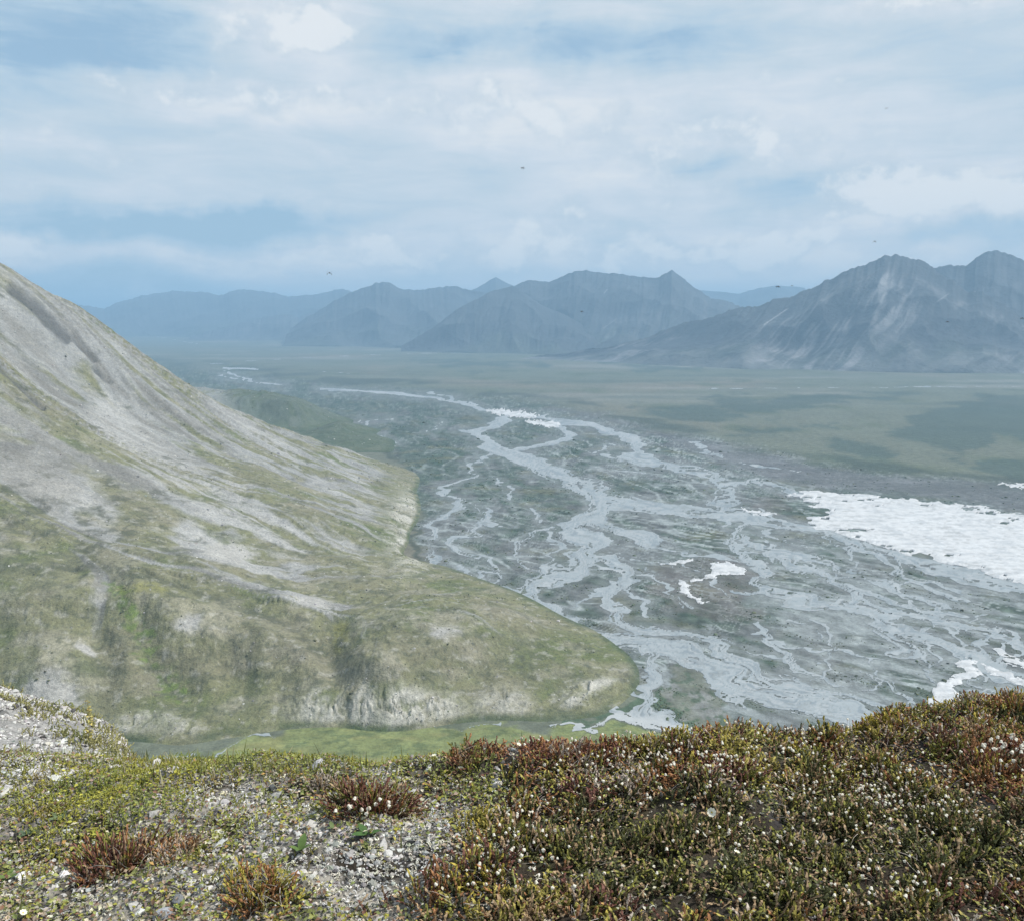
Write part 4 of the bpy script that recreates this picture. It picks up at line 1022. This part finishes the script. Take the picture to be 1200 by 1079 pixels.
# bell flower: six-lobed white cup nodding on a thin red stalk
def bell_geometry():
    V, F, CC = [], [], []
    nl = 10
    prof = [(0.0006, 0.0), (0.0022, -0.0008), (0.0033, -0.003), (0.0034, -0.0052), (0.0044, -0.0066)]
    for i, (r, z) in enumerate(prof):
        for k in range(nl):
            a = 2 * math.pi * k / nl; lob = (0.0009 if k % 2 else -0.0003) if i == 4 else 0
            V.append(((r + lob * 0.6) * math.cos(a), (r + lob * 0.6) * math.sin(a), z - lob)); CC.append((0.78, 0.75, 0.65) if i else (0.45, 0.2, 0.12))
    for i in range(4):
        for k in range(nl): F.append((i * nl + k, i * nl + (k + 1) % nl, (i + 1) * nl + (k + 1) % nl, (i + 1) * nl + k))
    return np.array(V), np.array(F), np.array(CC)
BV, BF, BC = bell_geometry()
def stalk_geometry(h):
    t = np.linspace(0, 1, 6)
    path = np.stack([0.006 * t**2 - 0.0, 0 * t, h * (1 - (1 - t) ** 1.5)], 1)
    return tube_proto(path, [0.0006] * 6, 4)
bell_meshes = []
for v in range(5):
    h = 0.018 + 0.004 * v
    SV, SF = stalk_geometry(h)
    tl = random.uniform(0.2, 1.2); ct, st_ = math.cos(tl), math.sin(tl)
    B = BV * random.uniform(0.9, 1.15); B = np.stack([B[:, 0] * ct - B[:, 2] * st_, B[:, 1], B[:, 0] * st_ + B[:, 2] * ct], 1) + [0.006, 0, h]
    o = mesh_from('heather_flower', np.concatenate([SV, B]), np.concatenate([SF, BF + len(SV)]), M_PETAL, np.concatenate([np.tile((0.22, 0.07, 0.05), (len(SV), 1)), BC]), link=False)
    bell_meshes.append(o.data); bpy.data.objects.remove(o)
def bloom_part(parent, loc):
    o = bpy.data.objects.new('flower', random.choice(bell_meshes)); C.objects.link(o); o.parent = parent
    o.location = loc; o.rotation_euler = (random.uniform(-.2, .2), random.uniform(-.2, .2), random.uniform(0, 6.28)); return o

heather_clump(145, 1018, 0.085, 0.07, [3, 3, 2, 4, 0], 'reddish brown heather clump behind a cream flower in the left corner', 380, 26)
heather_clump(205, 1005, 0.06, 0.05, [4, 5, 4, 2], 'brown grey heather clump touching the reddish left corner clump', 200, 30)
heather_clump(434, 944, 0.075, 0.075, [3, 2, 3, 4, 0], 'dark red heather clump with a row of white bells at its foot', 420, 20,
              [(x, -0.075 + random.uniform(-.012, .012), 0.012 + random.uniform(0, .022)) for x in np.linspace(-0.05, 0.05, 13)])
heather_clump(382, 925, 0.03, 0.045, [5, 5, 4], 'small grey dead heather tuft leaning on the dark red clump', 60, 34)
heather_clump(305, 1052, 0.065, 0.055, [2, 6, 1, 2], 'orange tipped heather tuft with curled bare stems near the bottom', 240, 40)
heather_clump(1172, 905, 0.075, 0.07, [2, 3, 7, 4], 'dark red heather clump thick with white bells at the right edge', 420, 14,
              [(random.gauss(0, 0.042), random.uniform(-0.09, 0.02), random.uniform(0.045, 0.075)) for _ in range(34)])
heather_clump(670, 893, 0.07, 0.06, [2, 3, 4, 5], 'spiky red brown heather clump standing highest on the middle rim', 340, 40)
heather_clump(545, 895, 0.03, 0.04, [3, 2, 4], 'little dark red heather tuft at the green end of the rim', 110, 6)
heather_clump(560, 968, 0.05, 0.04, [0, 1, 1, 6], 'olive heather tuft growing out of pale lichen', 190, 8)

# scattered bells over the carpet
pos, px, py = ground_pts(9000, 1.0, 3.2, rng, 440, 1230)
dens = seldens(px, py, [(840,905,110,22,1.0),(950,885,70,18,.5),(1000,955,90,25,1.1),(900,1000,120,30,.35),(590,975,70,50,.6),(600,1050,110,25,.6),(1050,1060,120,22,.9),(780,935,80,30,.5),(1100,930,80,30,.3),(1080,980,60,25,.5),(720,900,60,20,.2),(560,1020,70,30,.6)], 0.05)
cand = np.where((rng.random(len(pos)) < dens * 0.6) & (py < 1085) & (px < 1205) & (heather_side(px, py) > 0.5))[0]
cand = cand[np.argsort(pos[cand][:, 1])][:800]
for i in cand[:285]:
    o = bpy.data.objects.new('heather_flower', random.choice(bell_meshes)); C.objects.link(o)
    o.location = (pos[i][0], pos[i][1], pos[i][2] + random.uniform(0.022, 0.040)); s = random.uniform(0.55, 0.85); o.scale = (s, s, s)
    o.rotation_euler = (random.uniform(-.25, .25), random.uniform(-.25, .25), random.uniform(0, 6.28))
    tag(o, 'tiny white bell flower nodding on a thin stalk above the near heather carpet', 'flower', 'white bells scattered over the heather carpet')
rest = cand[285:]
if len(rest):
    VS, FS, CS, o_ = [], [], [], 0
    for i in rest:
        me = random.choice(bell_meshes); n_ = len(me.vertices)
        v = np.zeros(n_ * 3, np.float32); me.vertices.foreach_get('co', v); v = v.reshape(-1, 3) * random.uniform(0.55, 0.85)
        a = random.uniform(0, 6.28); ca, sa = math.cos(a), math.sin(a)
        v = np.stack([v[:, 0] * ca - v[:, 1] * sa, v[:, 0] * sa + v[:, 1] * ca, v[:, 2]], 1) + pos[i] + [0, 0, random.uniform(0.02, 0.04)]
        c = np.zeros(n_ * 4, np.float32); me.attributes['Col'].data.foreach_get('color', c)
        f = np.zeros(len(me.loops), np.int32); me.loops.foreach_get('vertex_index', f)
        VS.append(v); FS.append(f.reshape(-1, 4) + o_); CS.append(c.reshape(-1, 4)[:, :3]); o_ += n_
    tag(mesh_from('heather_blossom', np.concatenate(VS), np.concatenate(FS), M_PETAL, np.concatenate(CS)), 'sprinkling of far white bells over the heather near the rim', 'blossom', kind='stuff')

# cream mountain avens
def avens(px, py, size, label, lean=(0.5, 0), lift=0.02):
    b = knoll_at(px, py + 12); t = empty('mountain_avens_flower', b, label, 'flower', 'cream avens flowers on the knoll')
    SV, SF = tube_proto([(0, 0, 0), (0.001, -0.001, lift * .5), (0, -0.002, lift)], [0.0009] * 3, 5)
    mesh_from('stalk', SV, SF, M_LEAF, np.tile((0.12, 0.1, 0.05), (len(SV), 1)), parent=t)
    V, F, CC = [], [], []
    for k in range(8):
        a = 2 * math.pi * k / 8; ca, sa = math.cos(a), math.sin(a); o = len(V)
        for u, w, z in ((0.12, 0.05, 0), (0.5, 0.26, 0.10), (0.85, 0.30, 0.24), (1.0, 0.16, 0.33)):
            for sgn in (-1, 0, 1):
                V.append((size * (u * ca - sgn * w * sa), size * (u * sa + sgn * w * ca), size * (z - 0.05 * (sgn == 0)))); CC.append((0.84, 0.82, 0.70))
        for i in range(3):
            for j in range(2): F.append((o + i * 3 + j, o + i * 3 + j + 1, o + i * 3 + j + 4, o + i * 3 + j + 3))
    f = mesh_from('petals', np.array(V), np.array(F), M_PETAL, np.array(CC), parent=t)
    IV, IF = ICO1
    c = mesh_from('flower_centre', IV * [size * .24, size * .24, size * .12] + [0, 0, size * .06], IF, M_LEAF, np.tile((0.62, 0.47, 0.08), (len(IV), 1)), parent=f)
    f.location = (0, -0.002, lift); f.rotation_euler = (lean[0], lean[1], random.uniform(0, 6)); return t
avens(155, 1047, 0.0075, 'roundest cream flower before the reddish left corner clump', (0.9, 0.2))
avens(12, 1047, 0.0075, 'cream flower nearest the left picture edge, by bare stones', (0.6, 0.1))
avens(29, 1068, 0.007, 'cream flower lowest in the left corner', (0.4, 0.3))
avens(100, 1056, 0.005, 'small cream bud flower just left of the roundest one', (0.7, -0.2))
avens(509, 886, 0.007, 'pale flower seen edge on against the green meadow', (0.15, 0.1), 0.03)
avens(540, 897, 0.007, 'cream flower in front of the little dark red tuft', (0.9, 0), 0.022)
avens(566, 908, 0.0075, 'cream flower tilted sideways below the red rim heather', (0.6, 0.5))
avens(608, 882, 0.006, 'cream flower held up on the red heather rim', (0.3, 0.2), 0.05)
avens(833, 962, 0.0095, 'large creased white flower in the heather carpet', (1.0, 0.3), 0.045)
avens(824, 990, 0.0065, 'white flower under the large creased one', (0.9, 0.0), 0.045)
avens(862, 1008, 0.006, 'flattened white flower among grey stems', (0.3, 0.1), 0.04)
avens(596, 960, 0.0065, 'white flower by the tall white stalk in the carpet', (0.8, 0.0), 0.045)

# green broad-leaved plants
def leaf_plant(px, py, n, size, col, label, upright=0.7):
    b = knoll_at(px, py); t = empty('leafy_plant', b, label, 'plant')
    for k in range(n):
        a = 2 * math.pi * k / n + random.uniform(-.4, .4); l = size * random.uniform(0.8, 1.2); w = 0.24
        V, F, CC = [], [], []
        for i in range(7):
            u = i / 6; ww = w * l * math.sin(math.pi * min(u * 0.93 + 0.06, 1)) ** 0.8
            rz_ = l * u * math.cos(upright * (1 - 0.4 * u)); zz = l * u * math.sin(upright * (1 - 0.4 * u)) + 0.004
            for sgn in (-1, 0, 1):
                V.append((rz_ * math.cos(a) - sgn * ww * math.sin(a), rz_ * math.sin(a) + sgn * ww * math.cos(a), zz + 0.16 * l * w * abs(sgn))); CC.append(np.array(col) * random.uniform(0.9, 1.1) * (0.75, 0.6, 0.9))
        for i in range(6):
            for j in range(2): F.append((i * 3 + j, i * 3 + j + 1, i * 3 + j + 4, i * 3 + j + 3))
        mesh_from('leaf', np.array(V), np.array(F), M_LEAF, np.array(CC), parent=t)
    return t
leaf_plant(352, 1000, 4, 0.034, (0.12, 0.24, 0.045), 'bright green plant with one upright leaf among left stones', 1.0)
leaf_plant(430, 980, 3, 0.032, (0.08, 0.20, 0.04), 'green leaves below the dark red clump and its bells', 0.5)
leaf_plant(391, 973, 3, 0.022, (0.15, 0.26, 0.06), 'small pale green plant left of the dark red clump', 0.9)
leaf_plant(70, 962, 5, 0.026, (0.17, 0.28, 0.09), 'pale blue green rosette in yellow moss', 0.5)
leaf_plant(30, 980, 4, 0.024, (0.10, 0.19, 0.075), 'dull green rosette nearest the left edge moss', 0.5)
leaf_plant(8, 1032, 4, 0.024, (0.14, 0.27, 0.05), 'green leaves cut by the left picture edge', 0.6)
leaf_plant(212, 1068, 4, 0.02, (0.20, 0.32, 0.05), 'lime green leaves at the bottom between dark stones', 0.6)
leaf_plant(588, 1070, 3, 0.026, (0.13, 0.20, 0.07), 'greyish green broad leaves at bottom centre of heather', 0.8)
leaf_plant(1128, 890, 7, 0.022, (0.16, 0.24, 0.04), 'bright green leafy sprig left of the bell covered clump', 0.9)

# tall sprigs
def sprig(px, py, h, col, label, n=16, lw=0.2, seedhead=True):
    b = knoll_at(px, py); t = empty('tall_sprig', b, label, 'sprig')
    tt = np.linspace(0, 1, 8); path = np.stack([0.08 * h * np.sin(tt * 2.2), 0 * tt, h * tt], 1)
    V, F = tube_proto(path, 0.009 * h * (1 - 0.6 * tt) + 0.0004, 5)
    mesh_from('stem', V, F, M_LEAF, np.tile(col, (len(V), 1)), parent=t)
    u = rng.uniform(0.15 if seedhead else 0.5, 1, n); p = np.stack([0.08 * h * np.sin(u * 2.2), 0 * u, h * u], 1)
    small_mesh('leaves', LEAVES, p, h * lw * (1.15 - u * 0.7), rng.uniform(-0.7, 0.2, n), np.tile(np.array(col) * 1.15, (n, 1)), M_LEAF, rng, t, rgb_jit=0.2)
    return t
sprig(103, 872, 0.42, (0.30, 0.26, 0.09), 'tall yellowish willow sprig standing above the left rubble', 46, 0.13)
sprig(567, 893, 0.075, (0.35, 0.37, 0.27), 'thin pale grass stalk against the green meadow', 7, 0.10, False)
sprig(1175, 845, 0.06, (0.30, 0.33, 0.12), 'pale grass stalk at the top of the right rim', 8, 0.14, False)
sprig(1113, 850, 0.05, (0.25, 0.25, 0.10), 'short seed stalk above the curved ice tongue', 8, 0.14, False)
sprig(600, 1000, 0.06, (0.5, 0.48, 0.40), 'bleached white stalk in the middle of the carpet', 6, 0.12, False)

# larger stones
def stone(px, py, size, col, label):
    b = knoll_at(px, py); V, F = pebble_proto(rng, True)
    V = V * size; c = np.array(col) * (1 + 0.12 * fbm(V[:, 0] / size * 2, V[:, 1] / size * 2 + V[:, 2] / size, 3, 700))[:, None]
    o = mesh_from('stone', V, F, M_STONE, c, smooth=False); o.location = b + [0, 0, size * 0.25]; o.rotation_euler = (random.uniform(-.3, .3), random.uniform(-.3, .3), random.uniform(0, 6))
    return tag(o, label, 'stone')
stone(374, 899, 0.024, (0.42, 0.42, 0.43), 'pale angular stone on the rim behind the dead heather tuft')
stone(3, 932, 0.022, (0.47, 0.455, 0.41), 'cream stone at the left edge of the gravel')
stone(183, 897, 0.024, (0.43, 0.42, 0.40), 'light stone in the small gravel gap on the left rim')
stone(205, 904, 0.017, (0.38, 0.37, 0.36), 'grey stone right of the light stone on the left rim')
stone(80, 868, 0.034, (0.50, 0.48, 0.42), 'whitish stone below the tall yellowish sprig')
stone(55, 872, 0.03, (0.48, 0.46, 0.40), 'whitish stone left of the one below the tall sprig')
stone(208, 1058, 0.018, (0.16, 0.165, 0.17), 'dark stone beside the lime green leaves')
stone(190, 1074, 0.02, (0.30, 0.31, 0.33), 'bluish grey stone at the bottom edge')
stone(341, 925, 0.010, (0.035, 0.033, 0.033), 'black pebble standing out of the green turf')

# ---- insects in the air
def insect(px, py, y, size, rz, label):
    size *= 0.8
    p = at(px, py, y); t = empty('flying_insect', p, label, 'insect', 'insects hovering in the air', rz)
    V, F = ICO1
    def part(name, c, s, colr, mat=M_INSECT):
        mesh_from(name, V * (np.array(s) * size) + np.array(c) * size, F, mat, np.tile(colr, (len(V), 1)), parent=t)
    V0 = np.concatenate([V * [0.20, 0.13, 0.13], V * [0.36, 0.09, 0.09] + [-0.45, 0, -0.08], V * [0.10, 0.1, 0.1] + [0.27, 0, -0.02]]) * size
    F0 = np.concatenate([F, F + len(V), F + 2 * len(V)])
    mesh_from('body', V0, F0, M_INSECT, np.tile((0.035, 0.03, 0.03), (len(V0), 1)), parent=t)
    for s in (-1, 1):
        mesh_from('wing', V * (np.array([0.16, 0.36, 0.012]) * size) + np.array([-0.12, 0.42 * s, 0.16]) * size, F, M_INSECT, np.tile((0.25, 0.25, 0.26), (len(V), 1)), parent=t)
        for q in (-0.1, 0.05, 0.18):
            LV, LF = tube_proto(np.array([(q, 0.05 * s, -0.08), (q * 1.8, 0.32 * s, -0.05), (q * 2.4, 0.45 * s, -0.4)]) * size, [0.018 * size] * 3, 4)
            mesh_from('leg', LV, LF, M_INSECT, np.tile((0.04, 0.035, 0.03), (len(LV), 1)), parent=t)
insect(613, 197, 1.5, 0.008, 0.6, 'small dark insect high against the middle of the sky')
insect(386, 320, 1.4, 0.010, 2.0, 'largest insect, low in the sky above the far left range')
insect(1039, 127, 1.6, 0.006, 1.1, 'lone speck of an insect high in the upper right sky')
insect(912, 336, 1.4, 0.008, 0.2, 'left insect of the pair before the pale far ridge')
insect(928, 335, 1.8, 0.005, 2.6, 'right insect of the pair before the pale far ridge')
insect(1025, 283, 1.6, 0.007, 1.6, 'insect just above the summit of the right mountain')
insect(682, 365, 1.5, 0.007, 0.9, 'insect in front of the blue peaked ridge')
insect(1110, 377, 1.6, 0.006, 2.9, 'insect in front of the right mountain flank')
insect(1198, 373, 1.5, 0.008, 0.4, 'insect cut by the right picture edge')

# ------------------------------------------------------------------ air, light, sky
HAZE_D, HAZE_COL = 1.12e-4, (0.44, 0.72, 1.0, 1)
def haze_box():
    lo, hi, w = FLOOR - 26, HAZE_TOP, 44000.0
    V = np.array([(x, y, z) for z in (lo, hi) for y in (-w, w) for x in (-w, w)], float)
    F = np.array([(0, 2, 3, 1), (4, 5, 7, 6), (0, 1, 5, 4), (2, 6, 7, 3), (0, 4, 6, 2), (1, 3, 7, 5)])
    m = bpy.data.materials.new('haze_air'); m.use_nodes = True; nt = NT(m.node_tree); nt.n.clear()
    out = nt.add('ShaderNodeOutputMaterial'); v = nt.add('ShaderNodeVolumePrincipled', {'Color': HAZE_COL, 'Density': HAZE_D, 'Anisotropy': 0.0})
    nt.l.new(v.outputs[0], out.inputs['Volume'])
    o = mesh_from('haze', V, F, m, smooth=False)
    tag(o, 'thin blue haze filling the whole valley', 'haze', kind='stuff')
HAZE_TOP = max(max(v[2] for v in o.bound_box) for o in C.objects if o.type == 'MESH' and o.name.split('.')[0] in ('mountain', 'hillside')) + 4.0
print('top', HAZE_TOP)
haze_box()

SUN_EL, SUN_AZ = R(52), R(86)          # azimuth clockwise from +Y (the view direction)
sd = bpy.data.lights.new('sun', 'SUN'); sd.energy = 4.6; sd.angle = R(1.5); sd.color = (1.0, 0.96, 0.90)
so = bpy.data.objects.new('sun', sd); C.objects.link(so)
dx, dy, dz = math.sin(SUN_AZ) * math.cos(SUN_EL), math.cos(SUN_AZ) * math.cos(SUN_EL), math.sin(SUN_EL)
from mathutils import Vector
so.rotation_euler = Vector((-dx, -dy, -dz)).to_track_quat('-Z', 'Y').to_euler()
so.location = (0, 0, 900)

wd = bpy.data.worlds.new('World'); bpy.context.scene.world = wd; wd.use_nodes = True
nt = NT(wd.node_tree); nt.n.clear()
wo = nt.add('ShaderNodeOutputWorld')
sky = nt.add('ShaderNodeTexSky', sky_type='NISHITA'); sky.sun_disc = False; sky.sun_elevation = SUN_EL; sky.sun_rotation = SUN_AZ
d = nt.vmath('NORMALIZE', nt.add('ShaderNodeTexCoord').outputs['Generated']).outputs[0]
sx = nt.add('ShaderNodeSeparateXYZ', {0: d}); x_, y_, z_ = sx.outputs
azn = nt.math('MULTIPLY', nt.math('ARCTAN2', x_, y_), 57.29578); eln = nt.math('MULTIPLY', nt.math('ARCSINE', z_), 57.29578)
den = nt.math('ADD', nt.math('MAXIMUM', z_, 0.0), 0.10)
pl = nt.add('ShaderNodeCombineXYZ', {0: nt.math('DIVIDE', x_, den), 1: nt.math('DIVIDE', y_, den), 2: 0.0}).outputs[0]
ae = nt.add('ShaderNodeCombineXYZ', {0: azn, 1: eln, 2: 0.0}).outputs[0]
wn = nt.add('ShaderNodeTexNoise', {'Vector': ae, 'Scale': 0.16, 'Detail': 5.0, 'Roughness': 0.6})
wv = nt.vmath('MULTIPLY', nt.vmath('SUBTRACT', wn.outputs['Color'], (0.5, 0.5, 0.5)).outputs[0], (8.0, 4.5, 0.0)).outputs[0]
aw = nt.vmath('ADD', ae, wv).outputs[0]
def px_dir(px, py):
    a, b, c = ray(px, py); return math.degrees(math.atan2(a, b)), math.degrees(math.asin(c / math.sqrt(a * a + b * b + c * c)))
BL = [(350,25,75,34,.55),(190,105,80,20,.35),(310,120,90,22,.32),(560,125,170,32,.30),(760,165,200,60,.28),(1080,245,110,34,.42),(455,288,34,20,.4),(625,288,70,18,.35),(18,287,34,14,.55),
      (330,302,170,9,.40),(1060,3,100,14,.40),(900,285,110,22,.32),(30,170,60,12,.2),(960,150,160,40,.16),(700,215,80,20,.16),(1120,215,70,18,.2),(1030,305,60,8,.3),
      (60,45,120,50,-.30),(200,30,80,40,-.12),(470,55,90,25,-.18),(690,45,170,26,-.30),(830,193,60,11,-.34),(940,228,75,20,-.30),(1150,275,90,14,-.42),(130,262,190,20,-.48),(330,262,120,14,-.30),(80,325,130,20,-.42),(560,318,120,12,-.16),(1180,330,60,10,-.1),(740,285,40,14,-.14),(1010,285,80,10,-.2),(240,335,120,12,-.25)]
def blobs(lst, start, vec):
    t = start
    for px, py, rx, ry, a in lst:
        ca, ce = px_dir(px, py); e = 57.3 / 1000
        v = nt.vmath('MULTIPLY', nt.vmath('SUBTRACT', vec, (ca, ce, 0)).outputs[0], (1 / (rx * e), 1 / (ry * e), 0)).outputs[0]
        l = nt.vmath('LENGTH', v).outputs['Value']
        t = nt.math('ADD', t, nt.mapr(l, 0.0, 1.5, a, 0.0, 'SMOOTHSTEP'))
    return t
tot = nt.math('ADD', nt.mapr(nt.noise(pl, 0.62, 7.0, 0.58, 0.4), 0.3, 0.7, -0.15, 0.15), 0.52)
tot = nt.math('ADD', tot, nt.mapr(nt.noise(nt.vmath('MULTIPLY', ae, (0.55, 2.6, 1.0)).outputs[0], 0.25, 8.0, 0.62, 0.5), 0.3, 0.7, -0.2, 0.2))
tot = nt.math('ADD', tot, nt.mapr(eln, 1.0, 9.0, 0.30, 0.05, 'SMOOTHSTEP'))
BLK = [(p, q, rx * 1.1, ry * 1.15, a * (1.45 if a < 0 else 1.0)) for p, q, rx, ry, a in BL]
tot = nt.math('SUBTRACT', blobs(BLK, tot, aw), 0.02)
cr = nt.add('ShaderNodeValToRGB', {0: tot}); e = cr.color_ramp.elements
e[0].position, e[0].color = 0.05, (0.31, 0.47, 0.62, 1); e[1].position, e[1].color = 1.0, (0.69, 0.715, 0.74, 1)
for p, c in ((0.25, (0.40, 0.53, 0.645, 1)), (0.5, (0.50, 0.59, 0.665, 1)), (0.75, (0.595, 0.65, 0.71, 1))):
    q = e.new(p); q.color = c
# heaped clouds: crisper, with their own light and grey patches
fine = nt.noise(nt.vmath('MULTIPLY', ae, (1.0, 1.35, 1.0)).outputs[0], 0.36, 9.0, 0.56, 0.2)
puff = blobs([(16,286,36,17,.75),(452,288,40,24,.85),(625,288,62,24,.8),(545,305,60,16,.6),(760,300,70,22,.7),(870,298,70,22,.75),(1050,222,90,26,.8),(1110,250,80,22,.65),(985,245,40,18,.5),(925,283,70,16,.6),(1185,225,60,24,.6),(1030,306,60,10,.6),
              (345,22,80,34,.9),(385,45,50,18,.6),(300,108,90,20,.5),(185,104,60,16,.5),(560,128,160,26,.45),(760,160,160,36,.42),(860,215,120,20,.3),(1075,3,90,14,.6),(20,160,50,16,.4),(330,302,150,8,.5),(690,250,120,26,.3),(960,170,160,24,.3)], -0.43, aw)
puff = nt.math('ADD', puff, nt.mapr(fine, 0.25, 0.75, -0.05, 1.05))
pm = nt.mapr(puff, 0.14, 0.82, 0.0, 0.85, 'SMOOTHSTEP')
shade = nt.noise(nt.vmath('ADD', nt.vmath('MULTIPLY', ae, (1.0, 1.35, 1.0)).outputs[0], (0.25, 0.5, 3.0)).outputs[0], 0.5, 6.0, 0.6, 0.3)
pc = nt.mixrgb(nt.mapr(nt.math('ADD', shade, nt.math('MULTIPLY', nt.math('SUBTRACT', puff, 0.6), 0.5)), 0.38, 0.66, 0.0, 1.0, 'SMOOTHSTEP'), (0.49, 0.575, 0.65, 1), (0.705, 0.735, 0.76, 1))
skc = nt.mixrgb(pm, cr.outputs[0], pc)
b1 = nt.add('ShaderNodeBackground', {0: sky.outputs[0], 1: 0.10}); b2 = nt.add('ShaderNodeBackground', {0: skc, 1: 1.0})
mx = nt.add('ShaderNodeMixShader', {0: nt.mapr(tot, 0.0, 0.35, 0.75, 1.0, 'SMOOTHSTEP'), 1: b1.outputs[0], 2: b2.outputs[0]})
nt.l.new(mx.outputs[0], wo.inputs[0])

cam = bpy.data.cameras.new('camera'); co = bpy.data.objects.new('camera', cam); C.objects.link(co)
cam.sensor_width = 36.0; cam.lens = 30.0; cam.clip_start = 0.05; cam.clip_end = 200000
co.location = (0, 0, 0); co.rotation_euler = (R(90) - PITCH, 0, 0)
sc = bpy.context.scene; sc.camera = co
sc.view_settings.view_transform = 'Standard'; sc.view_settings.look = 'None'; sc.view_settings.exposure = 0.25; sc.view_settings.gamma = 1.0
sc.render.engine = 'CYCLES'; sc.cycles.use_denoising = True; sc.cycles.max_bounces = 6; sc.cycles.volume_bounces = 0
sc.cycles.diffuse_bounces = 3
